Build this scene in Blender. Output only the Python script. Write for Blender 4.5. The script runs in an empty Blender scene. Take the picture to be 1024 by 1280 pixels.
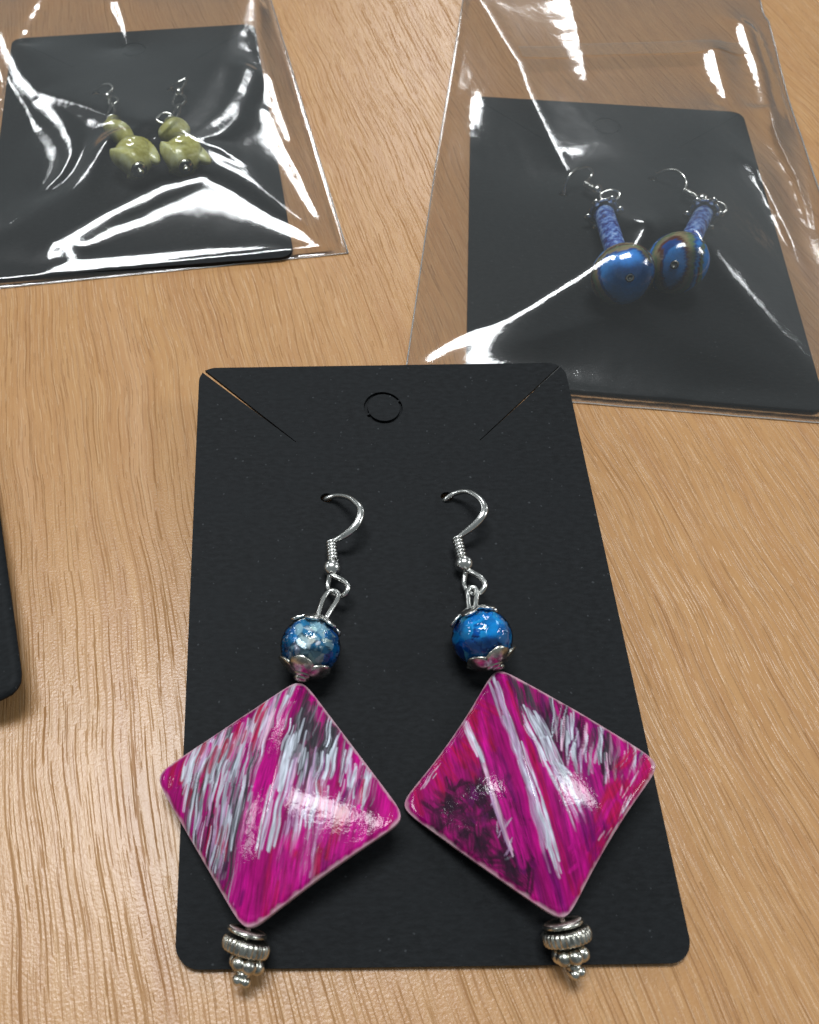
import bpy, bmesh, math, random
import numpy as np
from mathutils import Matrix, Vector

# All measures below are in millimetres; MM turns them into Blender metres.
MM = 0.001
scene = bpy.context.scene
COL = scene.collection

# ---------------------------------------------------------------- camera
cam_data = bpy.data.cameras.new("camera")
cam = bpy.data.objects.new("camera", cam_data)
COL.objects.link(cam)
EYE = np.array([-17.046, -57.174, 106.832])
cam.matrix_world = (Matrix.Translation(Vector(EYE * MM)) @ Matrix.Rotation(0.00461, 4, 'Z')
                    @ Matrix.Rotation(0.55078, 4, 'X') @ Matrix.Rotation(-0.01825, 4, 'Z'))
cam_data.sensor_fit = 'HORIZONTAL'
cam_data.sensor_width = 36.0
cam_data.lens = 1047.94 / 1024 * 36.0
cam_data.shift_x = (512 - 348.88) / 1024          # the photograph is a crop: its optical axis lies left of and below the middle
cam_data.shift_y = (723.66 - 640) / 1024
cam_data.clip_start = 0.002
cam_data.clip_end = 50.0
cam_data.dof.use_dof = True
cam_data.dof.focus_distance = 0.128
cam_data.dof.aperture_fstop = cam_data.lens / 0.62
scene.camera = cam

# ---------------------------------------------------------------- world: plain dim room light
world = bpy.data.worlds.new("World")
scene.world = world
world.use_nodes = True
wn = world.node_tree.nodes; wl = world.node_tree.links
wn.clear()
w_out = wn.new('ShaderNodeOutputWorld'); w_bg = wn.new('ShaderNodeBackground')
w_bg.inputs['Color'].default_value = (0.86, 0.97, 1.0, 1)
w_bg.inputs['Strength'].default_value = 0.185
wl.new(w_bg.outputs[0], w_out.inputs[0])

# ---------------------------------------------------------------- ceiling lamps (flat office panels 1.8 m above the table)
LAMPS = [(-0.20, 0.50, 1.80, 0.95, 0.5), (0.70, 3.50, 1.80, 0.6, 0.9), (2.70, 0.10, 1.80, 1.2, 0.6),
         (3.85, 3.10, 1.80, 0.8, 0.7), (-3.30, 0.90, 1.80, 1.2, 0.6), (-2.75, 3.70, 1.80, 0.8, 0.6)]
LAMP_RADIANCE = 15.5
for li, (lx, ly, lz, sx, sy) in enumerate(LAMPS):
    ld = bpy.data.lights.new("ceiling_panel", 'AREA')
    ld.shape = 'RECTANGLE'; ld.size = sx; ld.size_y = sy
    ld.energy = LAMP_RADIANCE * (1.5 if li == 0 else 1.0) * math.pi * sx * sy
    ld.color = (0.95, 0.98, 1.0)
    lo = bpy.data.objects.new("ceiling_panel", ld)
    lo.location = (lx, ly, lz)
    COL.objects.link(lo)

# ---------------------------------------------------------------- colour management
vs = scene.view_settings
vs.view_transform = 'Standard'; vs.look = 'None'; vs.exposure = 0.0; vs.gamma = 1.0
vs.use_curve_mapping = False
scene.cycles.max_bounces = 12
scene.cycles.transparent_max_bounces = 24
scene.cycles.sample_clamp_indirect = 6.0

# ---------------------------------------------------------------- helpers
rng = random.Random(7)

def tag(o, label=None, cat=None, group=None, kind=None):
    if label: o["label"] = label
    if cat: o["category"] = cat
    if group: o["group"] = group
    if kind: o["kind"] = kind
    return o

def make_obj(name, verts, faces, mat, parent=None, origin=(0, 0, 0), smooth=True):
    v = (np.asarray(verts, float).reshape(-1, 3) - np.asarray(origin, float)) * MM
    me = bpy.data.meshes.new(name)
    me.from_pydata([tuple(p) for p in v], [], faces)
    me.validate()
    if mat: me.materials.append(mat)
    if smooth:
        me.polygons.foreach_set('use_smooth', [True] * len(me.polygons))
    me.update()
    o = bpy.data.objects.new(name, me)
    COL.objects.link(o)
    if parent: o.parent = parent
    return o

def make_thing(name, label, cat, group, matrix):
    o = bpy.data.objects.new(name, None)
    o.empty_display_size = 0.005
    COL.objects.link(o)
    o.matrix_world = matrix
    return tag(o, label, cat, group)

class MB:
    """collects shapes into one vertex/face list"""
    def __init__(self): self.v = []; self.f = []
    def add(self, v, f):
        n = len(self.v)
        self.v += [tuple(p) for p in v]
        self.f += [tuple(i + n for i in q) for q in f]
        return self

def catmull(pts, sub=6, closed=False):
    P = [np.array(p, float) for p in pts]; n = len(P); out = []
    rngi = range(n if closed else n - 1)
    for i in rngi:
        if closed: p0, p1, p2, p3 = P[(i - 1) % n], P[i], P[(i + 1) % n], P[(i + 2) % n]
        else: p0, p1, p2, p3 = P[max(i - 1, 0)], P[i], P[i + 1], P[min(i + 2, n - 1)]
        for k in range(sub):
            t = k / sub
            out.append(0.5 * (2 * p1 + (p2 - p0) * t + (2 * p0 - 5 * p1 + 4 * p2 - p3) * t * t + (3 * p1 - p0 - 3 * p2 + p3) * t ** 3))
    if not closed: out.append(P[-1])
    return out

def tube(pts, r, segs=10, closed=False, flat=None):
    """sweep a round wire; flat = list of (start, end, squash) in 0..1 of its length"""
    P = [np.array(p, float) for p in pts]; n = len(P)
    T = []
    for i in range(n):
        a = P[(i - 1) % n] if (closed or i > 0) else P[i]; b = P[(i + 1) % n] if (closed or i < n - 1) else P[i]
        t = b - a; T.append(t / (np.linalg.norm(t) + 1e-12))
    u = np.cross(T[0], (0, 0, 1.0))
    if np.linalg.norm(u) < 1e-3: u = np.cross(T[0], (1.0, 0, 0))
    u /= np.linalg.norm(u)
    v, f = [], []
    for i in range(n):
        u = u - T[i] * np.dot(u, T[i]); u /= np.linalg.norm(u)
        w = np.cross(T[i], u)
        rr = r[i] if hasattr(r, '__len__') else r
        su = sw = 1.0
        if flat:
            s = i / (n - 1)
            for a, b, k in flat:
                if a < s < b:
                    e = math.sin(math.pi * (s - a) / (b - a)) ** 0.5
                    su = 1 + (k - 1) * e; sw = 1 / su
        for j in range(segs):
            a = 2 * math.pi * j / segs
            v.append(P[i] + rr * (math.cos(a) * u * su + math.sin(a) * w * sw))
    m = n if closed else n - 1
    for i in range(m):
        for j in range(segs):
            a, b = i * segs + j, i * segs + (j + 1) % segs
            c, d = ((i + 1) % n) * segs + (j + 1) % segs, ((i + 1) % n) * segs + j
            f.append((a, b, c, d))
    if not closed:
        f.append(tuple(range(segs))[::-1]); f.append(tuple((n - 1) * segs + j for j in range(segs)))
    return v, f

def axis_frame(d):
    d = np.array(d, float); d /= np.linalg.norm(d)
    u = np.cross((0, 0, 1.0), d)
    if np.linalg.norm(u) < 1e-3: u = np.array([1.0, 0, 0])
    u /= np.linalg.norm(u)
    return u, np.cross(d, u), d

def lathe(profile, centre, axis, segs=32, mod=None):
    """profile = [(radius, along)]; mod(angle, radius, along) -> radius"""
    u, w, d = axis_frame(axis); c = np.array(centre, float)
    v, f = [], []
    for r, h in profile:
        for j in range(segs):
            a = 2 * math.pi * j / segs
            rr = mod(a, r, h) if mod else r
            v.append(c + d * h + rr * (math.cos(a) * u + math.sin(a) * w))
    for i in range(len(profile) - 1):
        for j in range(segs):
            f.append((i * segs + j, i * segs + (j + 1) % segs, (i + 1) * segs + (j + 1) % segs, (i + 1) * segs + j))
    f.append(tuple(range(segs))[::-1]); f.append(tuple((len(profile) - 1) * segs + j for j in range(segs)))
    return v, f

def ball(centre, r, axis=(0, 0, 1), segs=24, rings=14, sx=1.0):
    pr = [(max(1e-3, r * math.sin(math.pi * (i + 0.02) / (rings + 0.04))), -r * sx * math.cos(math.pi * (i + 0.02) / (rings + 0.04))) for i in range(rings + 1)]
    return lathe(pr, centre, axis, segs)

# ---------------------------------------------------------------- materials
def new_mat(name):
    m = bpy.data.materials.new(name); m.use_nodes = True
    nt = m.node_tree; nt.nodes.clear()
    out = nt.nodes.new('ShaderNodeOutputMaterial')
    return m, nt, out

def N(nt, kind, **kw):
    n = nt.nodes.new(kind)
    for k, v in kw.items():
        if k in n.inputs.keys(): n.inputs[k].default_value = v
        else: setattr(n, k, v)
    return n

def ramp(nt, src, stops, interp='LINEAR'):
    r = nt.nodes.new('ShaderNodeValToRGB'); r.color_ramp.interpolation = interp
    e = r.color_ramp.elements
    while len(e) < len(stops): e.new(0.5)
    for el, (p, c) in zip(e, stops):
        el.position = p; el.color = (c, c, c, 1) if not hasattr(c, '__len__') else (*c, 1)
    nt.links.new(src, r.inputs[0])
    return r

def mapped(nt, scale, rot=(0, 0, 0), src='Object'):
    tc = nt.nodes.new('ShaderNodeTexCoord'); mp = nt.nodes.new('ShaderNodeMapping')
    mp.inputs['Scale'].default_value = scale; mp.inputs['Rotation'].default_value = rot
    nt.links.new(tc.outputs[src], mp.inputs[0])
    return mp.outputs[0]

def mathn(nt, op, a, b):
    n = nt.nodes.new('ShaderNodeMath'); n.operation = op
    for i, x in enumerate((a, b)):
        if x is None: continue
        if isinstance(x, (int, float)): n.inputs[i].default_value = x
        else: nt.links.new(x, n.inputs[i])
    return n.outputs[0]

def mixc(nt, fac, a, b, mode='MIX'):
    n = nt.nodes.new('ShaderNodeMix'); n.data_type = 'RGBA'; n.blend_type = mode
    for s, x in ((0, fac), (6, a), (7, b)):
        if isinstance(x, (int, float)): n.inputs[s].default_value = x
        elif isinstance(x, tuple): n.inputs[s].default_value = (*x, 1)
        else: nt.links.new(x, n.inputs[s])
    return n.outputs[2]

def wood_material():
    m, nt, out = new_mat("wood_laminate")
    L = nt.links
    tc = nt.nodes.new('ShaderNodeTexCoord')
    rot = N(nt, 'ShaderNodeMapping'); rot.inputs['Rotation'].default_value = (0, 0, math.radians(-11.0)); rot.inputs['Scale'].default_value = (1000, 1000, 1000)
    L.new(tc.outputs['Object'], rot.inputs[0])                       # millimetres, grain along Y
    wob = N(nt, 'ShaderNodeTexNoise', noise_dimensions='2D', Scale=1.0, Detail=2.0)
    ws = N(nt, 'ShaderNodeMapping'); ws.inputs['Scale'].default_value = (0.03, 0.022, 1); L.new(rot.outputs[0], ws.inputs[0]); L.new(ws.outputs[0], wob.inputs['Vector'])
    sep = nt.nodes.new('ShaderNodeSeparateXYZ'); L.new(rot.outputs[0], sep.inputs[0])
    xx = mathn(nt, 'ADD', sep.outputs[0], mathn(nt, 'MULTIPLY', mathn(nt, 'SUBTRACT', wob.outputs['Fac'], 0.5), 5.0))
    def stretched(sx, sy, detail=2.0, seed=0.0, rough=0.5):
        cb = nt.nodes.new('ShaderNodeCombineXYZ')
        L.new(mathn(nt, 'MULTIPLY', xx, sx), cb.inputs[0]); L.new(mathn(nt, 'MULTIPLY', sep.outputs[1], sy), cb.inputs[1]); cb.inputs[2].default_value = seed
        n = N(nt, 'ShaderNodeTexNoise', Scale=1.0, Detail=detail, Roughness=rough); L.new(cb.outputs[0], n.inputs['Vector'])
        return n.outputs['Fac']
    bands = stretched(0.11, 0.006, 3.0, 3.0, 0.6)
    streak = stretched(0.9, 0.03, 3.0, 8.0, 0.6)
    fine = stretched(3.2, 0.12, 2.0, 5.0)
    def dashes(cx, cy, half_w, half_l, seed):
        """blunt-ended pore lines: one dash of random length per stretched cell"""
        cb = nt.nodes.new('ShaderNodeCombineXYZ')
        L.new(mathn(nt, 'ADD', mathn(nt, 'MULTIPLY', xx, 1.0 / cx), seed), cb.inputs[0]); L.new(mathn(nt, 'ADD', mathn(nt, 'MULTIPLY', sep.outputs[1], 1.0 / cy), seed), cb.inputs[1])
        vo = N(nt, 'ShaderNodeTexVoronoi', voronoi_dimensions='2D', distance='CHEBYCHEV', Scale=1.0, Randomness=1.0); L.new(cb.outputs[0], vo.inputs['Vector'])
        sa = nt.nodes.new('ShaderNodeSeparateXYZ'); sb = nt.nodes.new('ShaderNodeSeparateXYZ'); sc = nt.nodes.new('ShaderNodeSeparateColor')
        L.new(cb.outputs[0], sa.inputs[0]); L.new(vo.outputs['Position'], sb.inputs[0]); L.new(vo.outputs['Color'], sc.inputs[0])
        dx = mathn(nt, 'MULTIPLY', mathn(nt, 'ABSOLUTE', mathn(nt, 'SUBTRACT', sa.outputs[0], sb.outputs[0]), None), cx)
        dy = mathn(nt, 'MULTIPLY', mathn(nt, 'ABSOLUTE', mathn(nt, 'SUBTRACT', sa.outputs[1], sb.outputs[1]), None), cy)
        wid = mathn(nt, 'MULTIPLY', mathn(nt, 'ADD', mathn(nt, 'MULTIPLY', sc.outputs[1], 0.9), 0.45), half_w)
        lng = mathn(nt, 'MULTIPLY', mathn(nt, 'ADD', sc.outputs[0], 0.12), half_l)
        ragged = mathn(nt, 'MULTIPLY', mathn(nt, 'SUBTRACT', fine2, 0.5), half_w * 1.6)
        m1 = ramp(nt, mathn(nt, 'DIVIDE', mathn(nt, 'ADD', dx, ragged), wid), [(0.45, 1.0), (1.0, 0.0)]).outputs[0]
        m2 = ramp(nt, mathn(nt, 'DIVIDE', dy, lng), [(0.75, 1.0), (1.0, 0.0)]).outputs[0]
        return mathn(nt, 'MULTIPLY', mathn(nt, 'MULTIPLY', m1, m2), mathn(nt, 'ADD', mathn(nt, 'MULTIPLY', sc.outputs[2], 0.7), 0.3))
    fine2 = stretched(1.3, 0.5, 2.0, 15.0)
    pore_a = dashes(1.15, 20.0, 0.11, 13.0, 3.3)
    pore_b = dashes(0.75, 8.0, 0.075, 4.5, 41.7)
    pore_c = dashes(2.4, 30.0, 0.15, 21.0, 77.1)
    peel = N(nt, 'ShaderNodeTexNoise', noise_dimensions='2D', Scale=2.6, Detail=2.0); L.new(rot.outputs[0], peel.inputs['Vector'])
    c = ramp(nt, bands, [(0.30, (0.368, 0.183, 0.076)), (0.48, (0.446, 0.243, 0.101)), (0.60, (0.414, 0.215, 0.085)), (0.74, (0.486, 0.276, 0.134))]).outputs[0]
    c = mixc(nt, ramp(nt, streak, [(0.42, 0.0), (0.68, 0.40)]).outputs[0], c, (0.325, 0.155, 0.060))
    c = mixc(nt, ramp(nt, fine, [(0.4, 0.0), (0.7, 0.22)]).outputs[0], c, (0.53, 0.33, 0.15))
    pm = mathn(nt, 'MAXIMUM', mathn(nt, 'MAXIMUM', pore_a, mathn(nt, 'MULTIPLY', pore_b, 0.8)), pore_c)
    c = mixc(nt, mathn(nt, 'MULTIPLY', pm, 0.40), c, (0.13, 0.055, 0.020))
    fleck = mathn(nt, 'MAXIMUM', dashes(0.62, 5.5, 0.085, 3.2, 131.3), dashes(1.3, 11.0, 0.11, 6.0, 163.9))
    c = mixc(nt, mathn(nt, 'MULTIPLY', fleck, 0.32), c, (0.66, 0.46, 0.28))
    b = N(nt, 'ShaderNodeBsdfPrincipled')
    L.new(c, b.inputs['Base Color'])
    L.new(mathn(nt, 'ADD', mathn(nt, 'MULTIPLY', pm, 0.3), 0.30), b.inputs['Roughness'])
    L.new(mathn(nt, 'SUBTRACT', 0.5, mathn(nt, 'MULTIPLY', pm, 0.42)), b.inputs['Specular IOR Level'])
    h = mathn(nt, 'SUBTRACT', mathn(nt, 'MULTIPLY', peel.outputs['Fac'], 0.55), mathn(nt, 'MULTIPLY', pm, 0.9))
    h = mathn(nt, 'ADD', h, mathn(nt, 'MULTIPLY', fine, 0.25))
    h = mathn(nt, 'ADD', h, mathn(nt, 'MULTIPLY', fleck, 0.3))
    bp = N(nt, 'ShaderNodeBump', Strength=0.55, Distance=0.00011); L.new(h, bp.inputs['Height']); L.new(bp.outputs[0], b.inputs['Normal'])
    L.new(b.outputs[0], out.inputs[0])
    return m

def card_material():
    m, nt, out = new_mat("black_card")
    L = nt.links
    v = mapped(nt, (1000, 1000, 1000))
    n1 = N(nt, 'ShaderNodeTexNoise', Scale=3.2, Detail=3.0, Roughness=0.65); L.new(v, n1.inputs['Vector'])
    v2 = mapped(nt, (800, 1900, 1000))
    n2 = N(nt, 'ShaderNodeTexNoise', Scale=1.0, Detail=3.0, Roughness=0.6); L.new(v2, n2.inputs['Vector'])
    n3 = N(nt, 'ShaderNodeTexNoise', Scale=0.09, Detail=3.0); L.new(v, n3.inputs['Vector'])
    n4 = N(nt, 'ShaderNodeTexNoise', Scale=1.7, Detail=0.0); L.new(v, n4.inputs['Vector'])
    c = mixc(nt, ramp(nt, n2.outputs['Fac'], [(0.35, 0.0), (0.72, 1.0)]).outputs[0], (0.0034, 0.0042, 0.0050), (0.0105, 0.0122, 0.0138))
    c = mixc(nt, ramp(nt, n3.outputs['Fac'], [(0.3, 0.0), (0.7, 0.5)]).outputs[0], c, (0.0068, 0.0084, 0.0100))
    c = mixc(nt, ramp(nt, n4.outputs['Fac'], [(0.80, 0.0), (0.84, 0.6)]).outputs[0], c, (0.05, 0.055, 0.06))
    b = N(nt, 'ShaderNodeBsdfPrincipled', Roughness=0.66); b.inputs['Specular IOR Level'].default_value = 0.15
    L.new(c, b.inputs['Base Color'])
    h = mathn(nt, 'ADD', n1.outputs['Fac'], n2.outputs['Fac'])
    bp = N(nt, 'ShaderNodeBump', Strength=0.5, Distance=0.00007); L.new(h, bp.inputs['Height']); L.new(bp.outputs[0], b.inputs['Normal'])
    L.new(b.outputs[0], out.inputs[0])
    return m

def metal_material(name, col, rough, dark=0.35, bump=0.00004, scale=900):
    m, nt, out = new_mat(name)
    L = nt.links
    v = mapped(nt, (scale, scale, scale))
    n1 = N(nt, 'ShaderNodeTexNoise', Scale=1.1, Detail=3.0); L.new(v, n1.inputs['Vector'])
    c = mixc(nt, ramp(nt, n1.outputs['Fac'], [(0.38, dark), (0.6, 0.0)]).outputs[0], col, tuple(x * 0.35 for x in col))
    b = N(nt, 'ShaderNodeBsdfPrincipled', Metallic=1.0, Roughness=rough)
    L.new(c, b.inputs['Base Color'])
    bp = N(nt, 'ShaderNodeBump', Strength=0.4, Distance=bump); L.new(n1.outputs['Fac'], bp.inputs['Height']); L.new(bp.outputs[0], b.inputs['Normal'])
    L.new(b.outputs[0], out.inputs[0])
    return m

def film_material(name, tint=(0.975, 0.975, 0.96), boost=1.0, haze=0.015):
    m, nt, out = new_mat(name)
    L = nt.links
    v = mapped(nt, (1000, 1000, 1000))
    n1 = N(nt, 'ShaderNodeTexNoise', Scale=3.6, Detail=2.0); L.new(v, n1.inputs['Vector'])
    n2 = N(nt, 'ShaderNodeTexNoise', Scale=0.30, Detail=2.0); L.new(v, n2.inputs['Vector'])
    h = mathn(nt, 'ADD', mathn(nt, 'MULTIPLY', n1.outputs['Fac'], 0.010), mathn(nt, 'MULTIPLY', n2.outputs['Fac'], 0.03))
    bp = N(nt, 'ShaderNodeBump', Strength=1.0, Distance=0.001); L.new(h, bp.inputs['Height'])
    tr = N(nt, 'ShaderNodeBsdfTransparent'); tr.inputs['Color'].default_value = (*tint, 1)
    g1 = N(nt, 'ShaderNodeBsdfGlossy', Roughness=0.045); g2 = N(nt, 'ShaderNodeBsdfGlossy', Roughness=0.24)
    df = N(nt, 'ShaderNodeBsdfDiffuse'); df.inputs['Color'].default_value = (0.8, 0.82, 0.82, 1)
    for g in (g1, g2): L.new(bp.outputs[0], g.inputs['Normal'])
    gm = nt.nodes.new('ShaderNodeMixShader'); gm.inputs[0].default_value = 0.17; L.new(g1.outputs[0], gm.inputs[1]); L.new(g2.outputs[0], gm.inputs[2])
    fr = N(nt, 'ShaderNodeFresnel', IOR=1.5)
    f2 = mathn(nt, 'MINIMUM', mathn(nt, 'MULTIPLY', fr.outputs[0], boost), 1.0)
    base = nt.nodes.new('ShaderNodeMixShader'); base.inputs[0].default_value = haze; L.new(tr.outputs[0], base.inputs[1]); L.new(df.outputs[0], base.inputs[2])
    mx = nt.nodes.new('ShaderNodeMixShader'); L.new(f2, mx.inputs[0]); L.new(base.outputs[0], mx.inputs[1]); L.new(gm.outputs[0], mx.inputs[2])
    L.new(mx.outputs[0], out.inputs[0])
    return m

M_WOOD = wood_material()
M_CARD = card_material()
M_SILVER = metal_material("silver_wire", (0.80, 0.80, 0.77), 0.22, 0.25)
M_PEWTER = metal_material("antique_silver", (0.66, 0.65, 0.58), 0.27, 0.75, 0.00006, 1100)
M_FILM = film_material("clear_film", boost=2.05, haze=0.02)
M_FILM_BACK = film_material("clear_film_back", boost=0.7, haze=0.03)
M_SEAM = film_material("film_weld", tint=(0.92, 0.92, 0.90), boost=2.0, haze=0.30)

# ---------------------------------------------------------------- table
tb = MB()
tx0, tx1, ty0, ty1, tz = -620, 620, -420, 820, -25
tb.add([(tx0, ty0, 0), (tx1, ty0, 0), (tx1, ty1, 0), (tx0, ty1, 0), (tx0, ty0, tz), (tx1, ty0, tz), (tx1, ty1, tz), (tx0, ty1, tz)],
       [(0, 1, 2, 3), (7, 6, 5, 4), (0, 4, 5, 1), (1, 5, 6, 2), (2, 6, 7, 3), (3, 7, 4, 0)])
table = make_obj("table_top", tb.v, tb.f, M_WOOD, smooth=False)
tag(table, kind="structure")

# ---------------------------------------------------------------- earring cards
CARD_T = 0.5
def card_mesh(holes, ring=(-0.33, 36.2), slit_gap=(0.55, 0.30)):
    """die-cut card: rounded corners, two corner slits, punched ring, hook holes"""
    w, h, r = 30.0, 45.0, 2.8
    loop = []
    def arc(cx, cy, a0, a1, n=12): return [(cx + r * math.cos(a0 + (a1 - a0) * i / n), cy + r * math.sin(a0 + (a1 - a0) * i / n)) for i in range(n + 1)]
    H = math.pi / 2
    loop += arc(-w + r, -h + r, 2 * H, 3 * H) + arc(w - r, -h + r, 3 * H, 4 * H)
    for (cx, a0, tip, gap) in ((w - r, 0, (14.3, 29.5), slit_gap[1]), (-w + r, H, (-14.4, 29.7), slit_gap[0])):
        pts = arc(cx, h - r, a0, a0 + H)
        m = len(pts) // 2
        mid = np.array(pts[m]); d = np.array(tip) - mid; d /= np.linalg.norm(d); t = np.array([-d[1], d[0]])
        s1, s2 = mid + t * gap / 2, mid - t * gap / 2
        if np.linalg.norm(s1 - pts[m - 1]) > np.linalg.norm(s2 - pts[m - 1]): s1, s2 = s2, s1
        tp = np.array(tip)
        side = (s1 - s2) / np.linalg.norm(s1 - s2)
        loop += pts[:m - 1] + [tuple(s1 - d * 0.1), tuple(tp + side * 0.06), tuple(tp - side * 0.06), tuple(s2 - d * 0.1)] + pts[m + 2:]
    loops = [loop]
    loops.append([(ring[0] + 3.1 * math.cos(-2 * math.pi * i / 40), ring[1] + 3.2 * math.sin(-2 * math.pi * i / 40)) for i in range(40)])
    for hx, hy in holes:
        loops.append([(hx + 0.95 * math.cos(-2 * math.pi * i / 20), hy + 0.8 * math.sin(-2 * math.pi * i / 20)) for i in range(20)])
    bm = bmesh.new()
    edges = []; ring_v = []
    for lp in loops:
        vs_ = [bm.verts.new((x, y, 0)) for x, y in lp]; ring_v.append(vs_)
        edges += [bm.edges.new((vs_[i], vs_[(i + 1) % len(vs_)])) for i in range(len(vs_))]
    bmesh.ops.triangle_fill(bm, use_beauty=True, use_dissolve=False, edges=edges)
    bm.verts.index_update()
    v = [tuple(p.co) for p in bm.verts]; n = len(v)
    f = []
    for fc in bm.faces:
        idx = [p.index for p in fc.verts]
        if fc.normal.z < 0: idx = idx[::-1]
        f.append(tuple(idx)); f.append(tuple(i + n for i in idx[::-1]))
    for vs_ in ring_v:
        k = [p.index for p in vs_]
        for i in range(len(k)): f.append((k[i], k[i] + n, k[(i + 1) % len(k)] + n, k[(i + 1) % len(k)]))
    bm.free()
    v = v + [(x, y, z - CARD_T) for x, y, z in v]
    return v, f

def tab_mesh(ring=(-0.33, 36.2)):
    m = MB()
    n = 40; cx, cy = ring[0] + 0.10, ring[1] + 0.06
    v = [(cx + 2.56 * math.cos(2 * math.pi * i / n), cy + 2.68 * math.sin(2 * math.pi * i / n), 0.0) for i in range(n)]
    v += [(x, y, -CARD_T) for x, y, _ in v]
    f = [tuple(range(n)), tuple(range(2 * n - 1, n - 1, -1))] + [(i, i + n, (i + 1) % n + n, (i + 1) % n) for i in range(n)]
    m.add(v, f)
    # added black backing ring: hides the lit wood below, so the cut reads dark
    q = []
    for i in range(n):
        c, s = math.cos(2 * math.pi * i / n), math.sin(2 * math.pi * i / n)
        q += [(cx + 2.4 * c, cy + 2.4 * s, -CARD_T + 0.02), (cx + 3.5 * c, cy + 3.5 * s, -CARD_T - 0.02)]
    m.add(q, [(2 * i, 2 * i + 1, (2 * i + 3) % (2 * n), (2 * i + 2) % (2 * n)) for i in range(n)])
    for a in (0.5, math.pi + 0.45):                                   # the little bridges that hold the punched disc
        c, s = math.cos(a), math.sin(a)
        q = [(2.5, -0.15), (3.2, -0.15), (3.2, 0.15), (2.5, 0.15)]
        p = [(cx + x * c - y * s, cy + x * s + y * c, -0.06) for x, y in q]
        m.add(p + [(x, y, -CARD_T + 0.05) for x, y, _ in p], [(0, 1, 2, 3), (7, 6, 5, 4), (0, 4, 5, 1), (1, 5, 6, 2), (2, 6, 7, 3), (3, 7, 4, 0)])
    return m.v, m.f

def make_card(label, matrix, holes, gaps):
    v, f = card_mesh(holes, slit_gap=gaps)
    o = make_obj("earring_card", v, f, M_CARD, smooth=False)
    o.matrix_world = matrix
    tag(o, label, "card", "black earring cards")
    v, f = tab_mesh()
    make_obj("hang_tab", v, f, M_CARD, o, smooth=False)
    return o

SLOPE = math.atan((7.448 - 0.938) / 90)
M_MAIN = Matrix.Translation((0, 0, 4.193 * MM)) @ Matrix.Rotation(SLOPE, 4, 'X')
make_card("bare black card on the wood holding the two magenta diamond earrings", M_MAIN, [(-10.0, 19.3), (8.1, 19.2)], (0.62, 0.32))
A2, A3 = -0.13924, 0.09041
M_C2 = Matrix.Translation((51.44 * MM, 87.9 * MM, 0.98 * MM)) @ Matrix.Rotation(A2, 4, 'Z')
M_C3 = Matrix.Translation((-47.55 * MM, 123.3 * MM, 0.98 * MM)) @ Matrix.Rotation(A3, 4, 'Z')
def to_local(M, x, y):
    p = M.inverted() @ Vector((x * MM, y * MM, 0.001)); return (p.x / MM, p.y / MM)
make_card("black card inside the bag with blue ball earrings", M_C2, [to_local(M_C2, 42.0, 99.6), to_local(M_C2, 61.5, 104.4)], (0.12, 0.10))
make_card("black card inside the bag with olive green bead earrings", M_C3, [to_local(M_C3, -58.2, 140.3), to_local(M_C3, -41.0, 141.4)], (0.12, 0.10))

def curled_card():
    """card mostly outside the picture, its near right corner curling up off the table"""
    w, h, r = 30.0, 45.0, 2.8
    nx, ny = 40, 60
    v, f = [], []
    for side in (0, 1):
        for j in range(ny + 1):
            for i in range(nx + 1):
                x = -w + 2 * w * i / nx; y = -h + 2 * h * j / ny
                ax, ay = abs(x), abs(y)
                if ax > w - r and ay > h - r:                          # round the corners
                    dx, dy = ax - (w - r), ay - (h - r)
                    m = max(dx, dy); L = math.hypot(dx, dy)
                    if L > 1e-9:
                        ax, ay = w - r + dx * m / L, h - r + dy * m / L
                    x, y = math.copysign(ax, x), math.copysign(ay, y)
                s = max(0.0, (x * 0.75 - y * 0.55 + 4.0) / 60)
                v.append((x, y, 0.55 + 7.2 * s ** 2 - (0 if side == 0 else CARD_T)))
    n = (nx + 1) * (ny + 1)
    for j in range(ny):
        for i in range(nx):
            a = j * (nx + 1) + i
            f.append((a, a + 1, a + nx + 2, a + nx + 1)); f.append((a + n, a + n + nx + 1, a + n + nx + 2, a + n + 1))
    rim = [i for i in range(nx + 1)] + [j * (nx + 1) + nx for j in range(1, ny + 1)] + [ny * (nx + 1) + i for i in range(nx - 1, -1, -1)] + [j * (nx + 1) for j in range(ny - 1, 0, -1)]
    for a, b in zip(rim, rim[1:] + rim[:1]): f.append((a, a + n, b + n, b))
    return v, f
v, f = curled_card()
c4 = make_obj("earring_card", v, f, M_CARD)
_a4 = math.radians(16.5)
_ca, _sa = math.cos(_a4), math.sin(_a4)
# its lower right corner stands at (-50.6, -12.0)
c4.matrix_world = Matrix.Translation(((-51.0 - (30 * _ca + 45 * _sa)) * MM, (-11.8 - (30 * _sa - 45 * _ca)) * MM, 0)) @ Matrix.Rotation(_a4, 4, 'Z')
tag(c4, "black card corner poking in at the left edge, lifted off the wood", "card", "black earring cards")

# ---------------------------------------------------------------- jewellery parts
def vnoise(x, y, seed):
    """smooth value noise on arrays"""
    xi = np.floor(x).astype(int); yi = np.floor(y).astype(int)
    fx = x - xi; fy = y - yi
    fx = fx * fx * (3 - 2 * fx); fy = fy * fy * (3 - 2 * fy)
    def hsh(a, b):
        n = (a * 374761393 + b * 668265263 + seed * 982451653) & 0x7fffffff
        n = ((n ^ (n >> 13)) * 1274126177) & 0x7fffffff
        return ((n ^ (n >> 16)) & 0xffff) / 65535.0
    return (hsh(xi, yi) * (1 - fx) + hsh(xi + 1, yi) * fx) * (1 - fy) + (hsh(xi, yi + 1) * (1 - fx) + hsh(xi + 1, yi + 1) * fx) * fy

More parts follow.
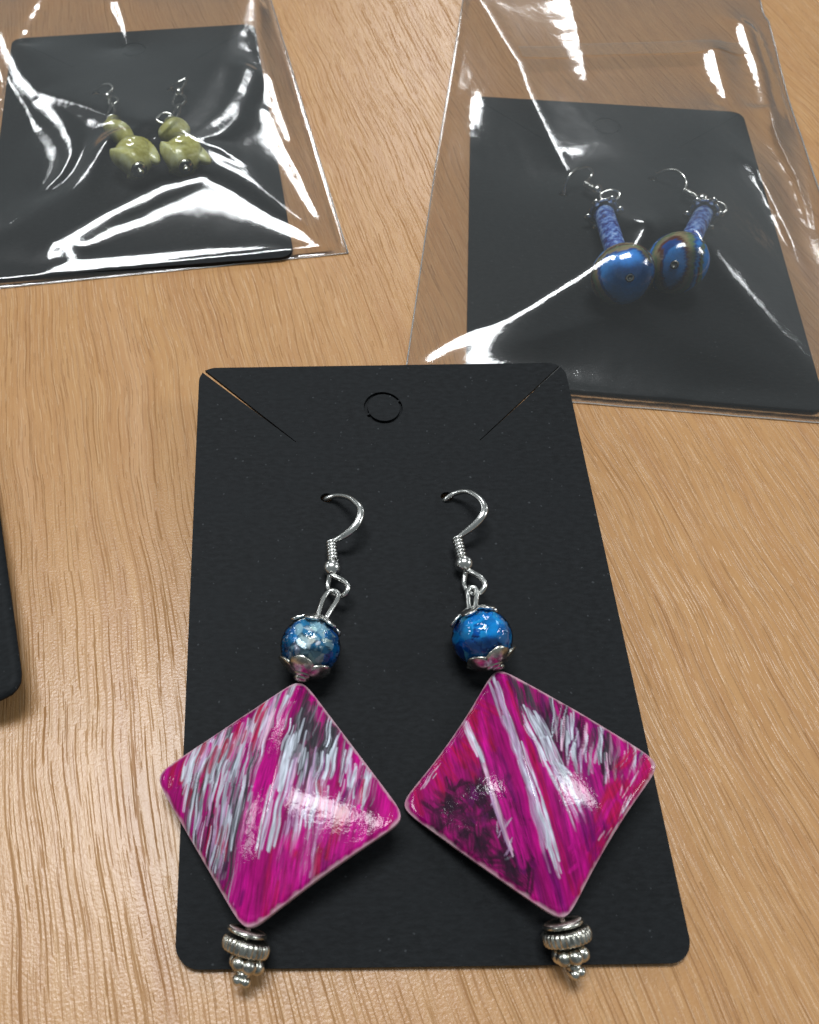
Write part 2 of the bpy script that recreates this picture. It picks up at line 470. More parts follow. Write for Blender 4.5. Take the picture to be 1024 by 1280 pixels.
def sstep(a, b, x):
    t = np.clip((x - a) / (b - a), 0, 1); return t * t * (3 - 2 * t)

def paint_strokes(px, py, base, strokes, seed):
    """painter's model: bristle strokes (x0, y0, x1, y1, half width, colour, opacity) in bead millimetres, laid one over the other"""
    col = np.tile(np.array(base, float), (len(px), 1))
    lump = 0.6 * vnoise(px * 1.1 + 50, py * 0.16 + 50, seed + 3) + 0.4 * vnoise(px * 0.4 + 50, py * 0.3 + 50, seed + 4)
    col *= (0.45 + 1.15 * lump)[:, None]
    wx = px + 0.35 * (vnoise(px * 0.6 + 80, py * 0.5 + 80, seed + 9) - 0.5)
    wy = py + 0.35 * (vnoise(px * 0.6 + 90, py * 0.5 + 90, seed + 10) - 0.5)
    for k, (ax, ay, bx, by, w, c, op) in enumerate(strokes):
        idx = np.nonzero((wx > min(ax, bx) - 2 * w) & (wx < max(ax, bx) + 2 * w) & (wy > min(ay, by) - 2 * w) & (wy < max(ay, by) + 2 * w))[0]
        if len(idx) == 0: continue
        x, y = wx[idx], wy[idx]
        L = math.hypot(bx - ax, by - ay) + 1e-9; tx, ty = (bx - ax) / L, (by - ay) / L
        t = ((x - ax) * tx + (y - ay) * ty) / L
        s = (x - ax) * -ty + (y - ay) * tx
        tc = np.clip(t, 0, 1)
        end = np.hypot((t - tc) * L, s)
        taper = 0.35 + 0.65 * np.sin(np.pi * np.clip(0.08 + 0.84 * tc, 0, 1)) ** 0.6
        bristle = vnoise(s * 9 + 40 + k, t * L * 0.35 + 40, seed + k % 97)
        m = (1 - sstep(0.30, 1.0, end / (w * taper * 1.15))) * op * (0.25 + 0.75 * sstep(0.25, 0.62, bristle))
        cc = np.array(c)[None, :] * (0.62 + 0.55 * vnoise(s * 5 + 70 + k, t * L * 0.8 + 70, seed + k % 89))[:, None]
        col[idx] = col[idx] * (1 - m[:, None]) + cc * m[:, None]
    hair = 0.55 * vnoise(px * 5.0 + 120, py * 0.35 + 120, seed + 21) + 0.45 * vnoise(px * 11.0 + 120, py * 0.9 + 120, seed + 22)
    return col * (0.45 + 1.0 * hair)[:, None]

def lacquer_material():
    m, nt, out = new_mat("painted_lacquer")
    L = nt.links
    at = N(nt, 'ShaderNodeAttribute', attribute_name="paint")
    v = mapped(nt, (1000, 1000, 1000))
    n1 = N(nt, 'ShaderNodeTexNoise', Scale=1.3, Detail=3.0, Roughness=0.6); L.new(v, n1.inputs['Vector'])
    n2 = N(nt, 'ShaderNodeTexNoise', Scale=5.0, Detail=2.0); L.new(v, n2.inputs['Vector'])
    b = N(nt, 'ShaderNodeBsdfPrincipled', Roughness=0.5); b.inputs['Specular IOR Level'].default_value = 0.06
    L.new(at.outputs['Color'], b.inputs['Base Color'])
    b.inputs['Coat Weight'].default_value = 0.6; b.inputs['Coat Roughness'].default_value = 0.07
    h = mathn(nt, 'ADD', n1.outputs['Fac'], mathn(nt, 'MULTIPLY', n2.outputs['Fac'], 0.08))
    bp = N(nt, 'ShaderNodeBump', Strength=0.4, Distance=0.00010); L.new(h, bp.inputs['Height'])
    L.new(bp.outputs[0], b.inputs['Normal']); L.new(bp.outputs[0], b.inputs['Coat Normal'])
    L.new(b.outputs[0], out.inputs[0])
    return m
M_LACQUER = lacquer_material()

MAG, CRIM, PURP, VIVID = (0.30, 0.001, 0.125), (0.36, 0.003, 0.050), (0.13, 0.001, 0.10), (0.46, 0.002, 0.21)
PALE, LILAC, CHAR, PLUM = (0.58, 0.63, 0.72), (0.48, 0.30, 0.50), (0.035, 0.034, 0.042), (0.020, 0.003, 0.016)
GREY, PINKW = (0.20, 0.21, 0.24), (0.66, 0.42, 0.55)

def scatter(r, n, box, length, width, cols, op, lean=0.0, spread=0.08, keep=None):
    """n loose strokes inside a box of the bead face, leaning by `lean` off the stringing axis"""
    out = []
    tries = 0
    while len(out) < n and tries < n * 30:
        tries += 1
        x, y = r.uniform(box[0], box[1]), r.uniform(box[2], box[3])
        if abs(x) + abs(y) > 15.2 or (keep and not keep(x, y)): continue
        a = lean + r.gauss(0, spread); L = r.uniform(*length) / 2
        dx, dy = math.sin(a) * L, math.cos(a) * L
        out.append((x - dx, y - dy, x + dx, y + dy, r.uniform(*width), r.choice(cols), r.uniform(*op)))
    return out

def along(r, n, pts, jit, width, cols, op):
    """n strokes following a path, jittered sideways"""
    out = []
    for _ in range(n):
        j = r.gauss(0, jit); c = r.choice(cols); w = r.uniform(*width); o = r.uniform(*op)
        a = r.randrange(0, len(pts) - 1); b = r.randrange(a + 1, len(pts))
        seg = [list(p) for p in pts[a:b + 1]]; seg[0][1] += r.gauss(0, 0.9); seg[-1][1] += r.gauss(0, 0.9)
        for (x0, y0), (x1, y1) in zip(seg[:-1], seg[1:]): out.append((x0 + j, y0, x1 + j, y1, w, c, o))
    return out

_r = random.Random(21)
STROKES_A = (  # left bead (bead frame: x across, y along the wire, top corner at +15.5)
    scatter(_r, 60, (-15, 15, -15, 15), (4, 12), (0.3, 0.9), [MAG, VIVID, PURP, CRIM], (0.3, 0.7))
    + scatter(_r, 18, (-15, -9, -4, 5), (2, 5), (0.5, 0.9), [CRIM], (0.7, 0.95))
    + scatter(_r, 30, (-11, -2.6, -8, 5), (3, 8), (0.25, 0.6), [CHAR, GREY, CHAR], (0.6, 0.95))
    + scatter(_r, 26, (-8, -1.8, -13, -5), (3, 7), (0.25, 0.6), [CHAR, PLUM, PURP], (0.6, 0.95))
    + scatter(_r, 90, (-11.5, -2.4, -8, 7), (3.5, 11), (0.12, 0.36), [PALE, PALE, PALE, GREY, CHAR, CHAR, (0.42, 0.47, 0.56), MAG], (0.6, 0.95), -0.02, 0.05)
    + scatter(_r, 44, (-13, 0, 1, 14), (3, 7), (0.2, 0.55), [PALE, PALE, PINKW, GREY, LILAC], (0.6, 0.95), 0.05, 0.06, lambda x, y: -x + y > 10.2)
    + scatter(_r, 20, (-12, -3, 2, 12), (1.5, 4), (0.25, 0.55), [CRIM, CRIM, VIVID], (0.7, 0.95), 0.05, 0.06, lambda x, y: -x + y > 9)
    + scatter(_r, 16, (-10, -4, -10, -3), (2, 4), (0.15, 0.35), [CRIM, LILAC], (0.6, 0.9))
    + scatter(_r, 14, (-7, -2, -12, -5), (2, 6), (0.1, 0.22), [PALE, LILAC], (0.5, 0.9))
    + along(_r, 9, [(0.2, 13.5), (-1.0, 5), (-1.6, -3), (-1.6, -13)], 0.5, (0.35, 0.7), [MAG, VIVID, VIVID, PURP], (0.6, 0.95))
    + scatter(_r, 40, (0.8, 6.2, 3, 13), (2.5, 6), (0.5, 1.1), [CHAR, CHAR, CHAR, GREY], (0.6, 0.9), 0.02)
    + scatter(_r, 18, (0.8, 6.2, 2.5, 13), (2, 5), (0.08, 0.2), [PALE, GREY, GREY], (0.5, 0.85), 0.0)
    + scatter(_r, 24, (4.5, 12, 1, 12), (2.5, 5), (0.12, 0.32), [PALE, PALE, GREY], (0.6, 0.95), 0.0, 0.06, lambda x, y: x + y > 10.5)
    + along(_r, 18, [(1.0, 8.0), (0.9, 4.0), (0.8, 0), (0.6, -7.0)], 0.40, (0.12, 0.32), [PALE, PALE, LILAC], (0.6, 0.95))
    + scatter(_r, 40, (1.6, 6.5, -7, 5), (2, 7), (0.12, 0.4), [LILAC, LILAC, PINKW, PALE], (0.4, 0.85), 0.0, 0.05)  # painted highlight: lilac and white streaks where this face shines
    + scatter(_r, 20, (4.5, 11, -2, 5), (3, 7), (0.15, 0.4), [PALE, LILAC, PALE], (0.55, 0.95), 0.0, 0.05)
    + scatter(_r, 12, (5, 11, -2, 5), (1.5, 4), (0.3, 0.5), [CRIM, MAG, PURP], (0.7, 0.95))
    + scatter(_r, 30, (2, 15, -12, -2), (2, 6), (0.4, 0.9), [MAG, VIVID, VIVID, CRIM], (0.6, 0.95), 0.0, 0.1, lambda x, y: x - y > 9.5)
    + scatter(_r, 10, (2, 5, -9.5, -5.5), (2, 4), (0.5, 0.9), [PURP, VIVID], (0.5, 0.8)))
_r = random.Random(33)
STROKES_B = (  # right bead
    scatter(_r, 60, (-15, 15, -15, 15), (4, 12), (0.3, 0.9), [MAG, VIVID, PURP, MAG], (0.3, 0.7))
    + scatter(_r, 30, (-15, -2, 0, 13), (2, 6), (0.5, 0.9), [CRIM, MAG, CRIM], (0.6, 0.9), -0.3, 0.2, lambda x, y: -x + y > 9)
    + scatter(_r, 120, (-12, -2.6, -11.5, 1.2), (0.8, 3.0), (0.5, 1.1), [PLUM, PLUM, PLUM, (0.05, 0.003, 0.03)], (0.6, 0.95), 0.3, 1.2)
    + scatter(_r, 34, (-10, -3.5, -9, 0.5), (0.6, 2.2), (0.2, 0.5), [PURP, MAG, (0.10, 0.002, 0.05)], (0.4, 0.8), 0.5, 1.2)
    + along(_r, 8, [(-2.6, 9.5), (-3.0, 4), (-2.9, -2), (-2.4, -9)], 0.6, (0.5, 0.9), [VIVID, PURP, VIVID], (0.6, 0.9))
    + along(_r, 9, [(-5.6, 8.8), (-5.1, 4.4), (-4.7, 0.5), (-4.2, -7.4)], 0.16, (0.10, 0.24), [LILAC, PINKW, PALE], (0.5, 0.9))
    + along(_r, 6, [(-5.6, 8.8), (-5.3, 6.4), (-4.9, 3.6)], 0.25, (0.2, 0.4), [PINKW, PALE], (0.5, 0.9))
    + scatter(_r, 10, (-5, -3.6, -9, -1), (0.6, 1.4), (0.08, 0.16), [PALE, LILAC], (0.5, 0.9), 0.8, 0.5)
    + along(_r, 24, [(-0.9, 13.0), (-0.8, 8.5), (-0.45, 3.5), (-0.1, -2), (0.15, -9.8)], 0.30, (0.14, 0.34), [PALE, PALE, LILAC], (0.6, 0.95))
    + along(_r, 7, [(0.7, 13.4), (0.9, 5), (1.1, -3), (1.5, -12)], 0.25, (0.25, 0.5), [VIVID, MAG, CRIM], (0.6, 0.95))
    + scatter(_r, 50, (1.3, 6.8, 3, 13.5), (2, 5), (0.3, 0.65), [CHAR, PLUM, PURP, CHAR], (0.6, 0.9), 0.12)
    + along(_r, 26, [(2.4, 8.0), (2.9, 5.0), (3.4, 1.5), (4.0, -2.0), (4.6, -5.2)], 0.55, (0.14, 0.38), [PALE, PALE, LILAC, GREY], (0.5, 0.95))
    + along(_r, 4, [(1.8, 8.6), (1.9, 5), (2.0, 1.0)], 0.12, (0.10, 0.18), [PINKW], (0.6, 0.9))
    + scatter(_r, 40, (5, 14, -1, 9.5), (2, 5), (0.25, 0.6), [CHAR, PLUM, PURP], (0.6, 0.95), 0.35, 0.1, lambda x, y: x + y > 8.5)
    + scatter(_r, 32, (5, 14, -1, 10), (2.5, 6), (0.10, 0.26), [PALE, PALE, PINKW, GREY], (0.55, 0.95), 0.42, 0.12, lambda x, y: x + y > 9.2)
    + scatter(_r, 10, (5, 8, -1, 6), (2, 5), (0.15, 0.3), [PALE, LILAC], (0.5, 0.9), 0.25, 0.05)
    + scatter(_r, 40, (3, 15, -12, 2), (2, 5), (0.5, 1.0), [CRIM, CRIM, MAG, VIVID], (0.6, 0.95), 0.7, 0.15, lambda x, y: x - y > 11.0)
    + scatter(_r, 14, (2, 7, -11, -4), (2, 5), (0.4, 0.8), [VIVID, MAG, PURP], (0.5, 0.8), 0.1)
    + scatter(_r, 12, (-13, -3, 2, 12), (0.8, 3.0), (0.05, 0.10), [PINKW, PALE], (0.6, 0.9), 0.75, 0.06, lambda x, y: -x + y > 13.6)
    + scatter(_r, 10, (5, 13, -8, 1), (1, 3), (0.05, 0.12), [PINKW, PALE], (0.6, 0.9), 0.75, 0.06, lambda x, y: x - y > 13.4))

def diamond_bead(parent, origin, centre, ax, roll, twist, strokes, base, seed, lift_pitch=0.0, press=0.0, pinch=0.0):
    """puffed, slightly twisted square bead strung corner to corner"""
    n = 190
    g = np.linspace(-1, 1, n)
    g = np.sign(g) * (1 - (1 - np.abs(g)) ** 1.15)
    U, V = np.meshgrid(g, g)
    p = 13.0
    mx = np.maximum(np.abs(U), np.abs(V))
    k = np.where(mx > 1e-6, mx / np.maximum((np.abs(U) ** p + np.abs(V) ** p) ** (1 / p), 1e-6), 1.0)
    S = 11.35
    u, v = U * k, V * k
    x = (u - v) * S / math.sqrt(2); y = (u + v) * S / math.sqrt(2)
    hollow = 1 - pinch * np.maximum(0, -(x * y) / 60.0) * mx ** 2 + 0.35 * pinch * np.maximum(0, (x * y) / 60.0) * mx ** 2    # two sides bow in, two bow out
    x = x * hollow; y = y * hollow
    dome_h = 0.25 * (np.maximum(0, 1 - np.abs(u) ** 2.0) * np.maximum(0, 1 - np.abs(v) ** 2.0)) ** 0.75 + 0.80 * np.maximum(0, 1 - (np.abs(u) ** 5 + np.abs(v) ** 5 + 1e-3) ** 0.2) ** 0.9
    crest = 0.95 * np.exp(-(np.abs(x) / 1.8) ** 1.3) * np.maximum(0, 1 - (y / 17) ** 2)
    mid = twist * (x / 15.5) * (y / 15.5) * 4
    wob = 0.12 * (vnoise(x * 0.35 + 40, y * 0.35 + 40, seed) - 0.5)
    top = mid + 0.55 + 2.15 * dome_h + crest + wob
    top = top + press * np.exp(-((x - 8.5) ** 2 + (y + 6.5) ** 2) / 32.0)
    bot = mid - 0.55 - 2.15 * dome_h - crest * 0.6
    edge_soft = 0.25 * sstep(0.95, 1.0, mx)
    top = top - edge_soft
    d = np.array([ax[0], ax[1], 0.0]); d /= np.linalg.norm(d)
    ac = np.array([d[1], -d[0], 0.0])
    d = d + np.array([0, 0, lift_pitch]); d /= np.linalg.norm(d)
    ca, sa = math.cos(roll), math.sin(roll)
    a2 = ac * ca + np.array([0, 0, 1.0]) * sa
    up = np.cross(a2, d)
    c = np.array(centre, float)
    def world(xx, yy, zz): return c + xx.reshape(-1, 1) * a2 + yy.reshape(-1, 1) * d + zz.reshape(-1, 1) * up
    vt = world(x, y, top); vb = world(x, y, bot)
    verts = np.vstack([vt, vb]); N2 = n * n
    faces = []
    for j in range(n - 1):
        for i in range(n - 1):
            a = j * n + i
            faces.append((a, a + 1, a + n + 1, a + n)); faces.append((a + N2, a + n + N2, a + n + 1 + N2, a + 1 + N2))
    rim = list(range(n)) + [j * n + n - 1 for j in range(1, n)] + [(n - 1) * n + i for i in range(n - 2, -1, -1)] + [j * n for j in range(n - 2, 0, -1)]
    for a, b in zip(rim, rim[1:] + rim[:1]): faces.append((b, a, a + N2, b + N2))
    if up[2] > 0 and np.cross(vt[1] - vt[0], vt[n] - vt[0]) @ up < 0: faces = [q[::-1] for q in faces]
    o = make_obj("diamond_bead", verts, faces, M_LACQUER, parent, origin)
    col = paint_strokes(x.ravel(), y.ravel(), base, strokes, seed)
    # the worn rim, where the colour is rubbed down to pale shell
    worn = sstep(0.965, 1.0, mx.ravel() + 0.03 * (vnoise(x.ravel() * 1.7, y.ravel() * 1.7, seed + 5) - 0.5))
    colt = col * (1 - 0.75 * worn[:, None]) + np.array([0.50, 0.34, 0.38]) * 0.75 * worn[:, None]
    colb = np.tile(np.array([0.42, 0.28, 0.32]), (N2, 1))
    attr = o.data.color_attributes.new("paint", 'FLOAT_COLOR', 'POINT')
    buf = np.ones((len(verts), 4), np.float32); buf[:N2, :3] = np.clip(colt, 0, 1); buf[N2:, :3] = colb
    attr.data.foreach_set("color", buf.ravel())
    return o

def bead_cap(parent, origin, centre, axis, R, n_pet, a0, a1, wid, mat, phase=0.0, filigree=False):
    """flower cap: a small collar on the bead's pole and n petals hugging the bead (axis points from bead centre to the pole)"""
    u, w, d = axis_frame(axis); c = np.array(centre, float)
    ra = R * math.sin(a0) * 1.05
    prof = [(0.35, R * 0.99), (ra, R * math.cos(a0) * 1.0), (ra * 1.12, R * math.cos(a0) + 0.18), (ra * 1.0, R + 0.28), (ra * 0.62, R + 0.42), (0.36, R + 0.40)]
    v, f = lathe(prof, c, d, 20)
    cap = make_obj("bead_cap", v, f, mat, parent, origin)
    nt_, ns = 7, 6
    for k in range(n_pet):
        ph = phase + 2 * math.pi * k / n_pet
        vo, vi = [], []
        for i in range(nt_ + 1):
            t = i / nt_; a = a0 * 0.8 + (a1 - a0 * 0.8) * t
            hw = wid * (math.sin(math.pi * (0.12 + 0.80 * t)) ** 0.75) * (1 if not filigree else 0.9 + 0.18 * math.cos(t * 14))
            if i == nt_: hw *= 0.45
            for j in range(ns + 1):
                s = -1 + 2 * j / ns
                th = ph + s * hw / max(math.sin(a), 0.2)
                bulge = (0.30 - 0.22 * s * s) * (0.55 + 0.6 * math.sin(math.pi * min(1, t * 1.05))) + (0.13 * abs(s) ** 3)
                lift = 0.30 * t * t
                rr = R + 0.12 + bulge + lift
                dirv = math.cos(a) * d + math.sin(a) * (math.cos(th) * u + math.sin(th) * w)
                vo.append(c + dirv * rr); vi.append(c + dirv * (R + 0.02 + lift * 0.8))
        n = len(vo); f = []
        W_ = ns + 1
        for i in range(nt_):
            for j in range(ns):
                a = i * W_ + j
                f.append((a, a + 1, a + W_ + 1, a + W_)); f.append((a + n, a + W_ + n, a + W_ + 1 + n, a + 1 + n))
        rim = list(range(W_)) + [i * W_ + ns for i in range(1, nt_ + 1)] + [nt_ * W_ + j for j in range(ns - 1, -1, -1)] + [i * W_ for i in range(nt_ - 1, 0, -1)]
        for a, b in zip(rim, rim[1:] + rim[:1]): f.append((b, a, a + n, b + n))
        make_obj("petal", vo + vi, f, mat, cap, origin)
    return cap

def coil(a, b, r_coil, r_wire, turns, segs=8):
    a = np.array(a, float); b = np.array(b, float)
    u, w, d = axis_frame(b - a); L = np.linalg.norm(b - a)
    n = turns * 14
    pts = [a + d * L * i / n + r_coil * (math.cos(2 * math.pi * turns * i / n) * u + math.sin(2 * math.pi * turns * i / n) * w) for i in range(n + 1)]
    return tube(pts, r_wire, segs)

def ribbed_ring(centre, axis, R, half, ribs):
    prof = []
    for i in range(13):
        t = math.pi * i / 12
        prof.append((R - 0.55 + 0.55 * math.sin(t) ** 0.6, -half * math.cos(t)))
    prof = [(R * 0.55, -half * 0.9)] + prof + [(R * 0.55, half * 0.9)]
    return lathe(prof, centre, axis, ribs * 6, lambda a, r, h: r - (0.16 * (0.5 + 0.5 * math.cos(ribs * a)) if r > R * 0.6 else 0.0))

def disc(centre, axis, R, half):
    pr = [(0.3, -half), (R - half, -half)] + [(R - half + half * math.cos(t), half * math.sin(t)) for t in np.linspace(-math.pi / 2, math.pi / 2, 8)] + [(0.3, half)]
    return lathe(pr, centre, axis, 36)

def tinted_glass(name, tint, boost=1.3, body=0.0, body_col=(0, 0, 0), rough=0.03):
    """clear coloured glass: tinted see-through body under a mirror-like skin"""
    m, nt, out = new_mat(name)
    L = nt.links
    v = mapped(nt, (1000, 1000, 1000))
    n1 = N(nt, 'ShaderNodeTexNoise', Scale=0.8, Detail=2.0); L.new(v, n1.inputs['Vector'])
    bp = N(nt, 'ShaderNodeBump', Strength=0.5, Distance=0.0004); L.new(n1.outputs['Fac'], bp.inputs['Height'])
    tr = N(nt, 'ShaderNodeBsdfTransparent'); tr.inputs['Color'].default_value = (*tint, 1)
    pb = N(nt, 'ShaderNodeBsdfPrincipled', Roughness=0.35)
    vo = N(nt, 'ShaderNodeTexNoise', Scale=0.55, Detail=4.0); L.new(v, vo.inputs['Vector'])
    L.new(mixc(nt, ramp(nt, vo.outputs['Fac'], [(0.38, 0.0), (0.62, 1.0)]).outputs[0], tuple(c * 0.35 for c in body_col), body_col), pb.inputs['Base Color'])
    gl = N(nt, 'ShaderNodeBsdfGlossy', Roughness=rough); L.new(bp.outputs[0], gl.inputs['Normal'])
    fr = N(nt, 'ShaderNodeFresnel', IOR=1.5)
    m1 = nt.nodes.new('ShaderNodeMixShader'); m1.inputs[0].default_value = body; L.new(tr.outputs[0], m1.inputs[1]); L.new(pb.outputs[0], m1.inputs[2])
    m2 = nt.nodes.new('ShaderNodeMixShader'); L.new(mathn(nt, 'MINIMUM', mathn(nt, 'MULTIPLY', fr.outputs[0], boost), 1.0), m2.inputs[0])
    L.new(m1.outputs[0], m2.inputs[1]); L.new(gl.outputs[0], m2.inputs[2]); L.new(m2.outputs[0], out.inputs[0])
    return m
M_GLASS_PALE = tinted_glass("crackle_glass", (0.93, 0.98, 1.0), 1.2, 0.0)
M_GLASS_BLUE = tinted_glass("blue_glass", (0.78, 0.94, 1.0), 1.3, 0.0)

def flake_material(name, cols, rough=0.3, spec=0.8):
    m, nt, out = new_mat(name)
    L = nt.links
    v = mapped(nt, (1000, 1000, 1000))
    n1 = N(nt, 'ShaderNodeTexNoise', Scale=0.7, Detail=3.0); L.new(v, n1.inputs['Vector'])
    c = ramp(nt, n1.outputs['Fac'], [(0.36, cols[0]), (0.5, cols[1]), (0.62, cols[2])]).outputs[0]
    b = N(nt, 'ShaderNodeBsdfPrincipled', Roughness=rough, Metallic=0.15); b.inputs['Specular IOR Level'].default_value = spec
    L.new(c, b.inputs['Base Color']); L.new(b.outputs[0], out.inputs[0])
    return m
M_FLAKE_PALE = flake_material("pale_crackle", [(0.22, 0.46, 0.62), (0.72, 0.82, 0.85), (0.97, 0.98, 0.97)])
M_FLAKE_BLUE = flake_material("blue_crackle", [(0.0, 0.10, 0.45), (0.01, 0.38, 0.80), (0.20, 0.75, 0.95)])
def fracture_material():
    m, nt, out = new_mat("fractured_glass")
    L = nt.links
    at = N(nt, 'ShaderNodeAttribute', attribute_name="paint")
    b = N(nt, 'ShaderNodeBsdfPrincipled', Roughness=0.12); b.inputs['Specular IOR Level'].default_value = 0.7
    L.new(at.outputs['Color'], b.inputs['Base Color'])
    tl = N(nt, 'ShaderNodeBsdfTranslucent'); L.new(at.outputs['Color'], tl.inputs['Color'])
    mx = nt.nodes.new('ShaderNodeMixShader'); mx.inputs[0].default_value = 0.22; L.new(b.outputs[0], mx.inputs[1]); L.new(tl.outputs[0], mx.inputs[2])
    L.new(mx.outputs[0], out.inputs[0])
    return m
M_FRACTURE = fracture_material()

def fractured_core(parent, origin, c, axis, seeds, pick, seed):
    """the crackled inside of the bead: flat fracture faces, each with its own tint and tilt"""
    r = random.Random(seed)
    S = np.array([[r.gauss(0, 1) for _ in range(3)] for _ in range(seeds)]); S /= np.linalg.norm(S, axis=1)[:, None]
    Nn = S + 0.42 * np.array([[r.gauss(0, 1) for _ in range(3)] for _ in range(seeds)]); Nn /= np.linalg.norm(Nn, axis=1)[:, None]
    cols = np.array([pick(r, d) for d in S])
    v, f = ball((0, 0, 0), 1.0, axis, 120, 70)
    P = np.array(v); P /= np.linalg.norm(P, axis=1)[:, None]
    k = np.argmax(P @ S.T, axis=1)
    rad = 3.62 * (S[k] * Nn[k]).sum(1) / np.maximum((P * Nn[k]).sum(1), 0.3)
    rad = np.clip(rad, 3.35, 3.86)
    o = make_obj("bead_core", c + P * rad[:, None], f, M_FRACTURE, parent, origin, smooth=False)
    buf = np.ones((len(P), 4), np.float32); buf[:, :3] = np.clip(cols[k] * (0.8 + 0.4 * vnoise(P[:, 0] * 7 + 30, P[:, 1] * 7 + 30, seed))[:, None], 0, 1)
    at = o.data.color_attributes.new("paint", 'FLOAT_COLOR', 'POINT'); at.data.foreach_set("color", buf.ravel())
    return o

def pick_pale(r, d):
    side = abs(d[0] * 0.96 + d[1] * -0.27 + 0.06)                      # clear middle, blue cheeks
    if side + r.gauss(0, 0.10) > 0.66: return (0.008, 0.13 + 0.14 * r.random(), 0.42 + 0.22 * r.random())
    q = r.random()
    if q < 0.18: return (0.03, 0.24, 0.46)
    if q < 0.55: return (0.38, 0.60, 0.70)
    return (0.70 + 0.25 * r.random(), 0.80 + 0.15 * r.random(), 0.80 + 0.15 * r.random())

def pick_azure(r, d):
    q = r.random()
    if q < 0.16: return (0.0, 0.10, 0.38)
    if q < 0.62: return (0.002, 0.24 + 0.10 * r.random(), 0.66 + 0.12 * r.random())
    if q < 0.92: return (0.012, 0.42, 0.84)
    return (0.25, 0.78, 0.92)

def crackle(centre, R, count, seed, squash=(1, 1, 1), size=(0.25, 0.9)):
    """the fracture planes inside a crackled glass bead"""
    r = random.Random(seed); m = MB(); c = np.array(centre, float)
    for _ in range(count):
        while True:
            p = np.array([r.uniform(-1, 1) for _ in range(3)])
            if np.linalg.norm(p) < 1: break
        p = c + p * R * np.array(squash)
        a = np.array([r.gauss(0, 1) for _ in range(3)]); a /= np.linalg.norm(a)
        b = np.cross(a, [r.gauss(0, 1) for _ in range(3)]); b /= np.linalg.norm(b)
        s, t = r.uniform(*size), r.uniform(size[0], size[1]) * 0.6
        m.add([p - a * s, p - b * t * r.uniform(.5, 1), p + a * s * r.uniform(.6, 1), p + b * t], [(0, 1, 2, 3)])
    return m.v, m.f

